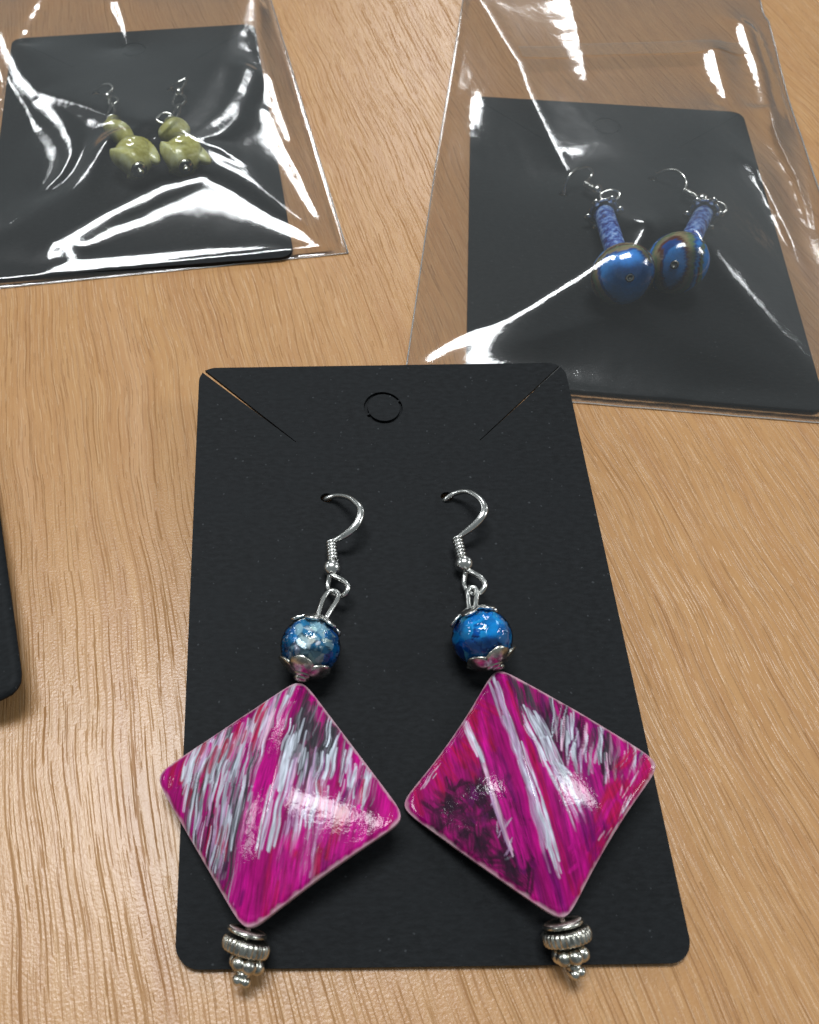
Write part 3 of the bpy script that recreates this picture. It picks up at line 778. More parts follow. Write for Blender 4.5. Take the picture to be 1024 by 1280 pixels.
# ---------------------------------------------------------------- the two diamond earrings on the bare card
def diamond_earring(spec):
    ox, oy = spec['origin']
    O = (ox, oy, 0)
    t = make_thing("earring", spec['label'], "earring", "earrings on the bare card", M_MAIN @ Matrix.Translation((ox * MM, oy * MM, 0)))
    W_R = 0.40
    # hook: tail behind the card, up through the hole, round the bow, down into the coil
    hole = spec['wire'][-1]
    tail = [(hole[0] - 0.9, hole[1] - 12.5, -3.0), (hole[0] - 0.5, hole[1] - 9.0, -2.4), (hole[0] - 0.3, hole[1] - 5.0, -2.1), (hole[0] - 0.3, hole[1] - 1.6, -1.9), (hole[0] - 0.2, hole[1] + 0.15, -0.9)]
    hook_pts = catmull(spec['wire'] + tail[::-1], 8)
    v, f = tube(hook_pts, W_R, 12, flat=[(0.10, 0.50, 1.35)])
    hook = make_obj("ear_hook", v, f, M_SILVER, t, O)
    a, b = spec['coil']
    v, f = coil(a, b, 0.62, 0.25, 6)
    m = MB().add(v, f).add(*tube([a, b], 0.36, 12))
    make_obj("wire_coil", m.v, m.f, M_SILVER, hook, O)
    v, f = ball(spec['ball'], 1.3, np.array(b) - np.array(a), 24, 14)
    make_obj("hook_ball", v, f, M_SILVER, hook, O)
    v, f = tube(catmull(spec['loop'], 6, closed=True), 0.38, 10, closed=True)
    make_obj("hook_loop", v, f, M_SILVER, hook, O)
    v, f = tube(catmull(spec['eye'], 6), 0.37, 10)
    make_obj("eye_pin", v, f, M_SILVER, t, O)
    c = np.array(spec['bead']); up = np.array(spec['cap_top']) - c; dn = np.array(spec['cap_bot']) - c
    R = 4.0
    axd = (np.array(spec['cap_top']) - np.array(spec['cap_bot'])); axd /= np.linalg.norm(axd)
    v, f = ball(c, R, axd, 48, 28, 0.97)
    gb = make_obj("glass_bead", v, f, spec['glass'], t, O)
    tag(gb, spec['bead_label'])
    v, f = crackle(c + np.array(spec.get('flake_off', (0, 0, 0))), 3.5, spec['flakes'][1], spec['seed'], spec['flakes'][2], spec['flakes'][3])
    make_obj("crackle_flakes", v, f, spec['flakes'][0], gb, O, smooth=False)
    fractured_core(gb, O, c, axd, *spec['core'])
    bead_cap(t, O, c, axd, R * 0.985, 6, 0.36, 0.92, 0.36, M_SILVER, spec['ph'][0], True)
    bead_cap(t, O, c, -axd, R * 0.985, 5, 0.30, 0.95, 0.46, M_PEWTER, spec['ph'][1])
    d0 = np.array(spec['dia_top']); d1 = np.array(spec['dia_bot'])
    ctr = (d0 + d1) / 2; ctr[2] = spec['dia_h']
    v, f = lathe([(0.35, -0.3), (0.8, -0.25), (0.95, 0), (0.8, 0.25), (0.35, 0.3)], d0 + np.array([0, 0.1, 0.1]), d0 - d1, 18)
    make_obj("spacer_bead", v, f, M_PEWTER, t, O)
    diamond_bead(t, O, ctr, (d0 - d1)[:2], spec['roll'], spec['twist'], spec['strokes'], spec['base'], spec['seed'], -0.06, spec.get('press', 0.0), spec['pinch'])
    ax = (d1 - d0); ax[2] = -0.4; ax /= np.linalg.norm(ax)
    s = [np.array(p) for p in spec['spacers']]
    tl = spec['tilt']
    axd2 = np.array([ax[0] + tl, ax[1], ax[2] - 0.25])
    v, f = disc(s[0], axd2, 2.35, 0.26); make_obj("spacer_disc", v, f, M_PEWTER, t, O)
    v, f = ribbed_ring(s[1], axd2, 2.8, 0.80, 28); make_obj("ribbed_ring", v, f, M_PEWTER, t, O)
    u, w, d = axis_frame(axd2)
    v, f = lathe([(0.4, -0.7), (1.1, -0.6), (1.25, 0), (1.1, 0.6), (0.4, 0.7)], s[2], d, 18)
    cl = make_obj("granulated_ring", v, f, M_PEWTER, t, O)
    for k in range(6):
        a = 2 * math.pi * k / 6 + spec['ph'][2]
        v, f = ball(s[2] + 1.22 * (math.cos(a) * u + math.sin(a) * w), 0.92, d, 16, 10)
        make_obj("granule", v, f, M_PEWTER, cl, O)
    v, f = lathe([(0.3, -0.7), (0.75, -0.5), (0.8, 0.0), (0.5, 0.35), (0.3, 0.5)], s[3] - d * 0.3, d, 16)
    eb = make_obj("end_bead", v, f, M_PEWTER, t, O)
    for k in range(3):
        a = 2 * math.pi * k / 3 + spec['ph'][3]
        v, f = ball(s[3] + 0.52 * (math.cos(a) * u + math.sin(a) * w) + d * 0.15, 0.62, d, 14, 9)
        make_obj("granule", v, f, M_PEWTER, eb, O)
    v, f = tube([s[0] - axd2 * 0.8, s[3]], 0.35, 8)
    make_obj("pin_shaft", v, f, M_PEWTER, t, O)
    return t

diamond_earring(dict(
    label="earring with pale crackled bead and pink, white and grey streaked diamond", origin=(-15, -14), seed=3,
    wire=[(-9.75, 9.9, 2.1), (-9.44, 10.47, 2.2), (-8.43, 10.66, 2.9), (-7.42, 11.04, 3.5), (-6.38, 11.88, 4.0), (-5.77, 12.93, 4.2), (-5.48, 14.07, 4.2), (-5.63, 15.22, 4.0), (-6.54, 16.76, 3.3), (-7.59, 17.99, 2.3), (-8.8, 18.8, 1.2), (-10.07, 18.97, 0.2)],
    coil=((-9.78, 10.41, 2.1), (-9.65, 7.4, 1.9)), ball=(-9.82, 6.3, 1.8),
    loop=[(-10.08, 5.28, 1.8), (-9.34, 4.65, 2.2), (-8.41, 3.78, 2.8), (-7.82, 2.67, 3.2), (-8.18, 1.68, 3.0), (-8.93, 1.54, 2.4), (-9.86, 2.38, 1.6), (-10.46, 3.55, 1.1), (-10.32, 4.57, 1.3)],
    eye=[(-12.3, -2.6, 3.9), (-11.82, -0.84, 3.7), (-11.2, 0.94, 3.3), (-10.5, 1.9, 3.1), (-9.73, 1.96, 3.2), (-9.21, 1.34, 3.4), (-9.49, 0.26, 3.6), (-10.21, -0.98, 3.9), (-11.1, -2.6, 4.1)],
    bead=(-13.3, -6.65, 4.1), cap_top=(-12.0, -2.66, 4.3), cap_bot=(-14.3, -10.54, 3.7), glass=M_GLASS_PALE, bead_label="clear crackled bead, blue at its rim",
    flakes=(M_FLAKE_PALE, 60, (0.84, 0.9, 0.9), (0.15, 0.45)), flake_off=(0.0, 0.0, 0.35), ph=(0.3, 0.45, 0.2, 0.4), core=(260, pick_pale, 5),
    dia_top=(-14.66, -10.92, 3.2), dia_bot=(-21.41, -41.22, 3.0), dia_h=3.2, roll=0.17, twist=-0.5, pinch=0.02, press=0.0, strokes=STROKES_A, base=MAG,
    spacers=[(-21.5, -41.3, 3.1), (-21.62, -42.75, 2.9), (-21.55, -44.55, 2.6), (-22.1, -46.1, 2.3)], tilt=-0.06))
diamond_earring(dict(
    label="earring with bright blue bead and magenta diamond crossed by one white band", origin=(13, -14), seed=8,
    wire=[(8.35, 10.2, 2.1), (8.75, 10.96, 2.2), (10.47, 11.87, 3.4), (11.72, 13.03, 4.2), (12.3, 14.5, 4.2), (11.91, 16.49, 3.6), (10.63, 18.3, 2.6), (9.04, 18.92, 1.2), (7.78, 18.53, 0.2)],
    coil=((8.29, 10.77, 2.1), (8.67, 7.6, 1.9)), ball=(8.91, 6.64, 1.8),
    loop=[(9.13, 5.61, 1.8), (9.97, 4.91, 2.3), (10.81, 3.73, 3.0), (11.06, 2.49, 3.2), (10.35, 1.5, 2.8), (9.6, 1.6, 2.2), (8.92, 2.45, 1.6), (8.69, 3.81, 1.2), (8.93, 5.02, 1.3)],
    eye=[(8.2, -1.9, 4.0), (8.4, 0.22, 3.6), (8.52, 1.54, 3.2), (9.06, 2.21, 3.1), (9.68, 2.02, 3.2), (9.72, 0.99, 3.5), (9.41, -0.15, 3.8), (8.95, -1.9, 4.1)],
    bead=(9.45, -5.75, 4.1), cap_top=(8.5, -1.6, 4.3), cap_bot=(10.8, -9.35, 3.7), glass=M_GLASS_BLUE, bead_label="translucent bright blue bead",
    flakes=(M_FLAKE_BLUE, 14, (0.95, 0.95, 0.95), (0.2, 0.5)), ph=(0.1, 0.2, 0.5, 0.1), core=(90, pick_azure, 6),
    dia_top=(11.21, -9.75, 3.2), dia_bot=(14.52, -40.56, 3.0), dia_h=3.2, roll=0.17, twist=0.35, press=1.5, pinch=0.05, strokes=STROKES_B, base=MAG,
    spacers=[(14.6, -40.85, 3.1), (14.85, -42.15, 2.9), (15.05, -44.1, 2.6), (15.4, -45.8, 2.3)], tilt=0.12))

# ---------------------------------------------------------------- blue ball earrings in the right-hand bag
def striped_glass(name, angle_seed, plain=0.0):
    """lampwork glass: blue dots and swirled bands of green, rust and ochre"""
    m, nt, out = new_mat(name)
    L = nt.links
    at = N(nt, 'ShaderNodeAttribute', attribute_name="paint")
    b = N(nt, 'ShaderNodeBsdfPrincipled', Roughness=0.14)
    b.inputs['Coat Weight'].default_value = 1.0; b.inputs['Coat Roughness'].default_value = 0.04
    v = mapped(nt, (1000, 1000, 1000))
    n1 = N(nt, 'ShaderNodeTexNoise', Scale=1.4, Detail=3.0); L.new(v, n1.inputs['Vector'])
    c = mixc(nt, ramp(nt, n1.outputs['Fac'], [(0.4, 0.0), (0.75, 0.35)]).outputs[0], at.outputs['Color'], mixc(nt, 1.0, at.outputs['Color'], (0.35, 0.35, 0.4), 'MULTIPLY'))
    L.new(c, b.inputs['Base Color']); L.new(b.outputs[0], out.inputs[0])
    return m
M_LAMPWORK = striped_glass("lampwork_glass", 1)

def speckled_material():
    m, nt, out = new_mat("speckled_ceramic")
    L = nt.links
    v = mapped(nt, (1000, 1000, 1000))
    n1 = N(nt, 'ShaderNodeTexNoise', Scale=0.75, Detail=5.0, Roughness=0.65); L.new(v, n1.inputs['Vector'])
    c = ramp(nt, n1.outputs['Fac'], [(0.34, (0.035, 0.025, 0.10)), (0.46, (0.06, 0.10, 0.36)), (0.55, (0.17, 0.30, 0.66)), (0.66, (0.42, 0.54, 0.78))]).outputs[0]
    b = N(nt, 'ShaderNodeBsdfPrincipled', Roughness=0.25); L.new(c, b.inputs['Base Color'])
    L.new(b.outputs[0], out.inputs[0])
    return m
M_SPECKLE = speckled_material()

def blue_earring(spec):
    ox, oy = spec['origin']; O = (ox, oy, 1.0)
    t = make_thing("earring", spec['label'], "earring", "earrings bagged with the striped blue balls", Matrix.Translation((ox * MM, oy * MM, 1.0 * MM)))
    hole = spec['wire'][0]
    tail = [(hole[0] + 0.5, hole[1] - 7, 0.22), (hole[0] + 0.2, hole[1] - 1.8, 0.25), (hole[0], hole[1] - 0.1, 0.6)]
    v, f = tube(catmull(tail + spec['wire'], 8), 0.34, 10)
    v = [(x, y, max(z, 0.02)) for x, y, z in v]
    hook = make_obj("ear_hook", v, f, M_SILVER, t, O)
    a, b = spec['coil']
    v, f = coil(a, b, 0.6, 0.17, 6); m = MB().add(v, f).add(*tube([a, b], 0.5, 10))
    make_obj("wire_coil", m.v, m.f, M_SILVER, hook, O)
    v, f = ball(spec['ball'], 1.15, np.array(b) - np.array(a)); make_obj("hook_ball", v, f, M_SILVER, hook, O)
    v, f = tube(catmull(spec['loop'], 6, closed=True), 0.34, 10, closed=True); make_obj("hook_loop", v, f, M_SILVER, hook, O)
    v, f = tube(catmull(spec['eye'], 6), 0.32, 10); make_obj("eye_pin", v, f, M_SILVER, t, O)
    c0, c1 = np.array(spec['tube'][0]), np.array(spec['tube'][1]); d = c1 - c0; L = np.linalg.norm(d)
    v, f = lathe([(0.5, 0), (1.7, 0.05), (1.85, 0.4), (1.9, L * 0.5), (1.85, L - 0.4), (1.6, L)], c0, d, 24)
    make_obj("tube_bead", v, f, M_SPECKLE, t, O)
    # flower cap flaring round the top of the tube
    u, w, dn = axis_frame(d)
    v, f = lathe([(0.4, -0.75), (1.2, -0.7), (2.3, -0.3), (3.1, 0.75), (2.95, 0.85), (2.15, 0.0), (0.4, -0.25)], c0, d, 24)
    cap = make_obj("bead_cap", v, f, M_SILVER, t, O)
    for k in range(6):
        a = 2 * math.pi * k / 6 + 0.3
        p = c0 + dn * 0.75 + 2.95 * (math.cos(a) * u + math.sin(a) * w)
        v, f = ball(p, 0.82, dn, 12, 8, 0.55); make_obj("petal", v, f, M_SILVER, cap, O)
    C_ = np.array(spec['bead']); R = 5.5; bd = C_ - c1; bd /= np.linalg.norm(bd)
    v, f = ball(C_, R, bd, 72, 44, 0.95)
    o = make_obj("ball_bead", v, f, M_LAMPWORK, t, O)
    P = (np.array(v) - C_) / R
    face = np.array(spec['dot']); face = face / np.linalg.norm(face)
    q = np.arccos(np.clip(P @ face / np.linalg.norm(P, axis=1), -1, 1))
    e1 = np.cross(face, (0, 0, 1.0)); e1 /= np.linalg.norm(e1); e2 = np.cross(face, e1)
    ang = np.arctan2(P @ e2, P @ e1)
    wv = q + spec['swirl'] * np.sin(ang * 2 + 0.6) * np.clip(q - spec['calm'], 0, 1) + 0.10 * (vnoise(ang * 2.2 + 9, q * 3 + 9, spec['seed']) - 0.5)
    stops = spec['bands']
    wv = wv + 0.55 * (vnoise(P[:, 0] * 2.4 + 60, P[:, 1] * 2.4 + 60, spec['seed'] + 5) - 0.5) * np.clip(q * 2 - 0.5, 0, 1)
    col = np.zeros((len(P), 3))
    col[:] = stops[-1][1]
    for lim, cc in stops[::-1]: col[wv < lim] = cc
    tints = vnoise(P[:, 0] * 4 + 20, P[:, 1] * 4 + 20, spec['seed'] + 2)
    col *= (0.8 + 0.4 * tints)[:, None]
    buf = np.ones((len(P), 4), np.float32); buf[:, :3] = np.clip(col, 0, 1)
    at = o.data.color_attributes.new("paint", 'FLOAT_COLOR', 'POINT'); at.data.foreach_set("color", buf.ravel())
    # pin end showing in the bead's far hole
    v, f = lathe([(0.2, -0.2), (0.75, -0.1), (0.72, 0.18), (0.42, 0.22), (0.3, 0.05)], C_ + face * R * 0.985, face, 16)
    make_obj("pin_end", v, f, M_PEWTER, t, O)
    return t
_B, _DB, _OC, _GR, _RU = (0.045, 0.31, 0.85), (0.012, 0.08, 0.34), (0.30, 0.25, 0.14), (0.17, 0.25, 0.13), (0.14, 0.045, 0.03)
blue_earring(dict(
    label="earring with plain blue ball face, hook under the film gleam", origin=(46, 82), seed=4,
    wire=[(42.0, 99.11, 1.2), (41.98, 100.1, 2.5), (42.49, 100.75, 4.0), (43.69, 101.95, 4.6), (45.14, 102.73, 4.6), (46.85, 103.32, 4.2), (47.76, 102.87, 3.6), (47.42, 101.9, 3.0), (46.02, 100.35, 2.8)],
    coil=((46.0, 100.3, 2.8), (47.3, 98.4, 2.8)), ball=(47.95, 97.89, 2.8),
    loop=[(48.7, 96.6, 3.0), (50.32, 96.63, 3.6), (51.78, 96.36, 3.4), (51.85, 95.39, 3.0), (50.5, 94.45, 2.6), (49.01, 94.5, 2.6), (48.3, 95.6, 2.7)],
    eye=[(47.2, 90.0, 3.4), (47.9, 92.0, 3.2), (48.8, 94.3, 3.0), (49.6, 94.7, 3.0), (49.9, 93.9, 3.0), (49.0, 92.0, 3.2), (48.1, 90.0, 3.4)],
    tube=((47.25, 89.6, 3.7), (45.5, 73.5, 6.2)), bead=(45.04, 67.6, 6.5), dot=(-0.12, -0.80, 0.52), swirl=0.18, calm=0.75,
    bands=[(0.95, _B), (1.05, _DB), (1.2, _OC), (1.32, _GR), (1.42, _RU), (1.6, _OC), (1.75, _B), (1.9, _RU), (4, _OC)]))
blue_earring(dict(
    label="earring with blue ball swirled in green and rust bands, beside the plain blue one", origin=(62, 84), seed=9,
    wire=[(61.76, 104.32, 1.2), (62.02, 103.83, 2.4), (63.16, 103.33, 3.4), (64.64, 102.35, 4.0), (65.6, 100.42, 4.0), (66.09, 98.92, 3.4), (65.6, 97.67, 3.0)],
    coil=((65.22, 97.3, 2.9), (67.3, 95.3, 2.8)), ball=(68.2, 94.5, 2.8),
    loop=[(69.0, 93.4, 3.0), (70.72, 92.4, 3.5), (71.69, 90.9, 3.5), (71.21, 89.7, 3.1), (70.17, 89.85, 2.6), (69.3, 91.4, 2.6)],
    eye=[(67.0, 89.6, 3.6), (68.6, 90.6, 3.3), (70.0, 91.2, 3.0), (70.8, 90.5, 3.0), (70.4, 89.4, 3.1), (68.8, 88.9, 3.3), (67.4, 89.0, 3.6)],
    tube=((66.6, 88.6, 3.8), (58.3, 74.4, 6.2)), bead=(55.5, 70.4, 6.5), dot=(-0.45, -0.72, 0.52), swirl=0.55, calm=0.25,
    bands=[(0.42, _B), (0.50, _DB), (0.62, _RU), (0.80, _OC), (1.0, _GR), (1.10, _DB), (1.3, _B), (1.4, _RU), (1.6, _GR), (1.8, _B), (4, _OC)]))

# ---------------------------------------------------------------- olive green earrings in the left-hand bag
def olive_material():
    m, nt, out = new_mat("olive_stone")
    L = nt.links
    v = mapped(nt, (1000, 1000, 1000))
    n1 = N(nt, 'ShaderNodeTexNoise', Scale=0.28, Detail=4.0, Roughness=0.6); L.new(v, n1.inputs['Vector'])
    c = ramp(nt, n1.outputs['Fac'], [(0.36, (0.34, 0.32, 0.08)), (0.5, (0.50, 0.49, 0.19)), (0.64, (0.62, 0.64, 0.38))]).outputs[0]
    b = N(nt, 'ShaderNodeBsdfPrincipled', Roughness=0.16); L.new(c, b.inputs['Base Color'])
    b.inputs['Subsurface Weight'].default_value = 0.3; b.inputs['Subsurface Scale'].default_value = 0.002; b.inputs['Subsurface Radius'].default_value = (1, 1, 0.3)
    L.new(b.outputs[0], out.inputs[0])
    return m
M_OLIVE = olive_material()

def carved_bead(centre, axis, r_long, r_wide, r_high, grooves, twist, depth, seed):
    """pebble with spiral carved furrows, like overlapping leaves"""
    u, w, d = axis_frame(axis); c = np.array(centre, float)
    segs, rings = 64, 40; v, f = [], []
    for i in range(rings + 1):
        th = math.pi * (i + 0.02) / (rings + 0.04)
        for j in range(segs):
            a = 2 * math.pi * j / segs
            s = (a * grooves / (2 * math.pi) + twist * (i / rings)) % 1.0
            step = (s ** 1.6) - 0.5                                    # each leaf rises, then drops sharply onto the next
            k = 1 + depth * step * math.sin(th) ** 0.8 + 0.10 * math.sin(2.0 * a + 1.7 * seed + 2.2 * th) * math.sin(th)
            v.append(c + d * (-r_long * math.cos(th)) + math.sin(th) * k * (r_wide * math.cos(a) * u + r_high * math.sin(a) * w))
    for i in range(rings):
        for j in range(segs):
            f.append((i * segs + j, i * segs + (j + 1) % segs, (i + 1) * segs + (j + 1) % segs, (i + 1) * segs + j))
    f.append(tuple(range(segs))[::-1]); f.append(tuple(rings * segs + j for j in range(segs)))
    return v, f

def olive_earring(spec):
    ox, oy = spec['origin']; O = (ox, oy, 1.0)
    t = make_thing("earring", spec['label'], "earring", "earrings bagged with the olive beads", Matrix.Translation((ox * MM, oy * MM, 1.0 * MM)))
    h = spec['wire'][0]
    v, f = tube(catmull([(h[0] + 0.3, h[1] - 6, 0.3), (h[0], h[1] - 0.6, 0.45)] + spec['wire'], 8), 0.34, 10)
    v = [(x, y, max(z, 0.02)) for x, y, z in v]
    hook = make_obj("ear_hook", v, f, M_SILVER, t, O)
    v, f = ball(spec['ball'], 1.1); make_obj("hook_ball", v, f, M_SILVER, hook, O)
    for lp in spec['links']:
        v, f = tube(catmull(lp, 6, closed=True), 0.34, 10, closed=True); make_obj("link", v, f, M_SILVER, t, O)
    c, ax, a, b, hh = spec['small']
    v, f = carved_bead(c, ax, a, b, hh, 2, 0.8, 0.26, 1); make_obj("small_carved_bead", v, f, M_OLIVE, t, O)
    c2, ax2, a2, b2, h2 = spec['large']
    v, f = carved_bead(c2, ax2, a2, b2, h2, 3, 1.3, 0.27, 2); make_obj("large_carved_bead", v, f, M_OLIVE, t, O)
    lc, la = spec['leaf']
    v, f = carved_bead(lc, la, 4.6, 1.7, 1.4, 2, 0.5, 0.2, 3); make_obj("carved_leaf", v, f, M_OLIVE, t, O)
    up = np.array(c) - np.array(c2); up /= np.linalg.norm(up)
    v, f = lathe([(0.3, -0.3), (1.3, -0.2), (1.9, 0.35), (1.7, 0.45), (1.0, 0.1), (0.3, 0.2)], np.array(c) + up * (a + 0.1), -up, 18)
    make_obj("bead_cap", v, f, M_SILVER, t, O)
    v, f = lathe([(0.3, -0.3), (1.2, -0.2), (1.7, 0.35), (1.5, 0.45), (0.9, 0.1), (0.3, 0.2)], np.array(c2) - up * (a2 * 0.98), up, 18)
    cp = make_obj("bead_cap", v, f, M_SILVER, t, O)
    v, f = ball(np.array(c2) - up * (a2 + 0.9), 0.7); make_obj("pin_end", v, f, M_SILVER, cp, O)
    return t
olive_earring(dict(
    label="olive carved bead earring leaning left, beside its upright twin", origin=(-48, 112),
    wire=[(-58.19, 140.27, 1.2), (-57.6, 139.3, 2.2), (-56.2, 139.2, 3.2), (-54.6, 139.0, 3.5), (-53.7, 138.0, 3.3), (-54.2, 136.9, 3.0), (-55.1, 135.9, 2.9)],
    ball=(-54.6, 135.0, 2.8), links=[[(-54.0, 134.6, 2.8), (-52.6, 134.4, 3.2), (-52.0, 132.6, 3.3), (-53.2, 131.4, 2.9), (-54.2, 132.8, 2.5)], [(-53.2, 131.9, 3.0), (-52.4, 129.5, 3.3), (-52.6, 125.5, 3.6), (-53.6, 125.4, 3.4), (-53.7, 129.5, 3.0)]],
    small=((-50.3, 118.2, 4.3), (-0.62, 0.78, 0), 4.8, 2.4, 2.3), large=((-46.6, 108.6, 4.7), (-0.30, 0.95, 0), 5.2, 4.0, 3.5), leaf=((-43.6, 110.2, 5.2), (-0.55, 0.83, 0.1))))
olive_earring(dict(
    label="olive carved bead earring with chain straight above, nearer the card's middle", origin=(-38, 112),
    wire=[(-41.04, 141.44, 1.2), (-40.4, 140.8, 2.2), (-38.9, 140.4, 3.0), (-37.2, 141.2, 3.3), (-37.3, 139.5, 3.2), (-38.2, 137.3, 3.0)],
    ball=(-38.6, 136.3, 2.8), links=[[(-38.9, 135.6, 2.8), (-37.3, 134.4, 3.1), (-37.0, 132.0, 3.1), (-38.4, 130.4, 3.0), (-39.8, 132.0, 2.6), (-39.7, 134.4, 2.6)], [(-38.2, 131.0, 3.2), (-38.0, 128.0, 3.5), (-38.3, 125.0, 3.8), (-39.3, 125.0, 3.6), (-39.2, 128.0, 3.2)], [(-39.6, 126.0, 3.6), (-41.3, 126.4, 3.8), (-42.8, 124.6, 3.6), (-41.6, 123.6, 3.2), (-40.0, 124.4, 3.2)]],
    small=((-38.5, 118.4, 4.3), (0.95, 0.25, 0), 3.5, 2.6, 2.4), large=((-36.4, 109.2, 4.7), (0.12, 0.99, 0), 4.8, 4.2, 3.5), leaf=((-33.8, 109.6, 5.0), (-0.75, 0.65, 0.1))))

# ---------------------------------------------------------------- film solver
# A bag's upper sheet is relaxed like thin film: it bends smoothly, rests on the
# card and beads, is pinned at the welded edges and has folds sloped to mirror a lamp into the eye.
def film_heights(x0, x1, y0, y1, poly, support, gleam_folds, peaks, eye, lamps, spread, valleys=(), pulls=()):
    def inside(X, Y):
        m = np.ones(X.shape, bool)
        n = len(poly)
        for i in range(n):
            ax, ay = poly[i]; bx, by = poly[(i + 1) % n]
            m &= ((bx - ax) * (Y - ay) - (by - ay) * (X - ax)) >= 0
        return m
    def half_slope(X, Y, lamp):
        px, py, pz = X, Y, 2.0
        if zprev is not None:
            pg, qg, zq = zprev
            pz = zq[np.clip(((Y - qg[0]) / (qg[1] - qg[0]) + .5).astype(int), 0, len(qg) - 1), np.clip(((X - pg[0]) / (pg[1] - pg[0]) + .5).astype(int), 0, len(pg) - 1)]
        a = np.array([eye[0] - px, eye[1] - py, np.zeros_like(px) + eye[2] - pz])
        b = np.array([lamp[0] - px, lamp[1] - py, np.zeros_like(px) + lamp[2] - pz])
        a /= np.sqrt((a * a).sum(0)); b /= np.sqrt((b * b).sum(0))
        h = a + b
        return -h[0] / h[2], -h[1] / h[2]
    zprev = None
    for lev, dx in enumerate((2.0, 1.0, 0.5)):
        nx = int((x1 - x0) / dx) + 1; ny = int((y1 - y0) / dx) + 1
        gx = x0 + np.arange(nx) * dx; gy = y0 + np.arange(ny) * dx
        X, Y = np.meshgrid(gx, gy)
        ins = inside(X, Y)
        sup = support(X, Y)
        # taut base shape: straight facets from the tallest beads down to the welded edges
        tent = np.full(X.shape, 0.3)
        for (qx, qy, qz, pw) in peaks:
            t = np.zeros(X.shape)
            for i in range(len(poly)):
                ax, ay = poly[i]; bx, by = poly[(i + 1) % len(poly)]
                nX, nY = by - ay, ax - bx
                t = np.maximum(t, ((X - qx) * nX + (Y - qy) * nY) / ((ax - qx) * nX + (ay - qy) * nY))
            tent = np.maximum(tent, 0.3 + (qz - 0.3) * np.clip(1 - t, 0, 1) ** pw)
        W = np.full(X.shape, 0.04)
        SY, SX = np.gradient(tent, dx)
        BX, BY = SX.copy(), SY.copy()
        pin = np.where(ins, 0.0, 4.0); pz = np.full(X.shape, 0.3)
        best = np.full(X.shape, 1e9)
        for kind, group in ((1, gleam_folds), (-1, valleys)):
            for f in group:
                pts = np.array([p[:3] for p in f], float)
                if zprev is not None:                         # keep each crease over the spot it was measured at
                    pg, qg, zq = zprev
                    for p in pts:
                        o = p[:2].copy()
                        for _ in range(4):
                            zi = zq[min(len(qg) - 1, max(0, int((p[1] - qg[0]) / (qg[1] - qg[0]) + .5))), min(len(pg) - 1, max(0, int((p[0] - pg[0]) / (pg[1] - pg[0]) + .5)))]
                            kk = (zi - 2.0) / (eye[2] - 2.0)
                            p[0] = o[0] + (eye[0] - o[0]) * kk; p[1] = o[1] + (eye[1] - o[1]) * kk
                cand = []                                     # which lamp, and which spot on it, the crease can mirror with least strain
                for l in lamps:
                    for du in (-spread * l[3], -spread / 2 * l[3], 0, spread / 2 * l[3], spread * l[3]):
                        for dv in (-spread * l[4], 0, spread * l[4]):
                            cand.append((l[0] + du, l[1] + dv, l[2]))
                def strain(seg, c):
                    (ax, ay, _), (bx, by, _) = seg
                    cx, cy = (ax + bx) / 2, (ay + by) / 2
                    i = min(nx - 1, max(0, int((cx - x0) / dx))); j = min(ny - 1, max(0, int((cy - y0) / dx)))
                    a, b = half_slope(np.array([cx]), np.array([cy]), c)
                    ea, eb = float(a[0]) - BX[j, i], float(b[0]) - BY[j, i]
                    L = math.hypot(bx - ax, by - ay); tx, ty = (bx - ax) / L, (by - ay) / L
                    return abs(ea * tx + eb * ty) + 0.25 * abs(-ea * ty + eb * tx)
                segs = list(zip(pts[:-1], pts[1:]))
                k = len(cand) // len(lamps)
                tot = [sum(min(strain(sg, c) for c in cand[i * k:(i + 1) * k]) for sg in segs) for i in range(len(lamps))]
                li = int(np.argmin(tot)); cand = cand[li * k:(li + 1) * k]
                for (ax, ay, aw), (bx, by, bw) in zip(pts[:-1], pts[1:]):
                    lamp = min(cand, key=lambda c: strain(((ax, ay, aw), (bx, by, bw)), c))
                    L = math.hypot(bx - ax, by - ay)
                    tx, ty = (bx - ax) / L, (by - ay) / L
                    reach = 2.3 * max(aw, bw, 0.9 * dx) + dx
                    i0 = max(0, int((min(ax, bx) - reach - x0) / dx)); i1 = min(nx, int((max(ax, bx) + reach - x0) / dx) + 2)
                    j0 = max(0, int((min(ay, by) - reach - y0) / dx)); j1 = min(ny, int((max(ay, by) + reach - y0) / dx) + 2)
                    if i1 <= i0 or j1 <= j0: continue
                    xs, ys = X[j0:j1, i0:i1], Y[j0:j1, i0:i1]
                    t = np.clip((xs - ax) * tx + (ys - ay) * ty, 0, L)
                    ex, ey = xs - ax - t * tx, ys - ay - t * ty
                    d = np.hypot(ex, ey)
                    w = np.maximum(aw + (bw - aw) * t / L, 0.9 * dx)
                    s = (xs - ax) * -ty + (ys - ay) * tx          # signed distance
                    r = d / w
                    hit = (r < 1.7) & (r < best[j0:j1, i0:i1])
                    mxs, mys = half_slope(xs, ys, lamp)
                    kap = 0.22 / w * kind
                    vx = mxs - kap * s * -ty; vy = mys - kap * s * tx
                    if kind < 0:
                        vx = -kap * s * -ty * 2; vy = -kap * s * tx * 2
                    W[j0:j1, i0:i1][hit] = 30.0 * np.clip((1.7 - r[hit]) / 0.9, 0.004, 1) ** 2
                    SX[j0:j1, i0:i1][hit] = vx[hit]; SY[j0:j1, i0:i1][hit] = vy[hit]
                    best[j0:j1, i0:i1][hit] = r[hit]
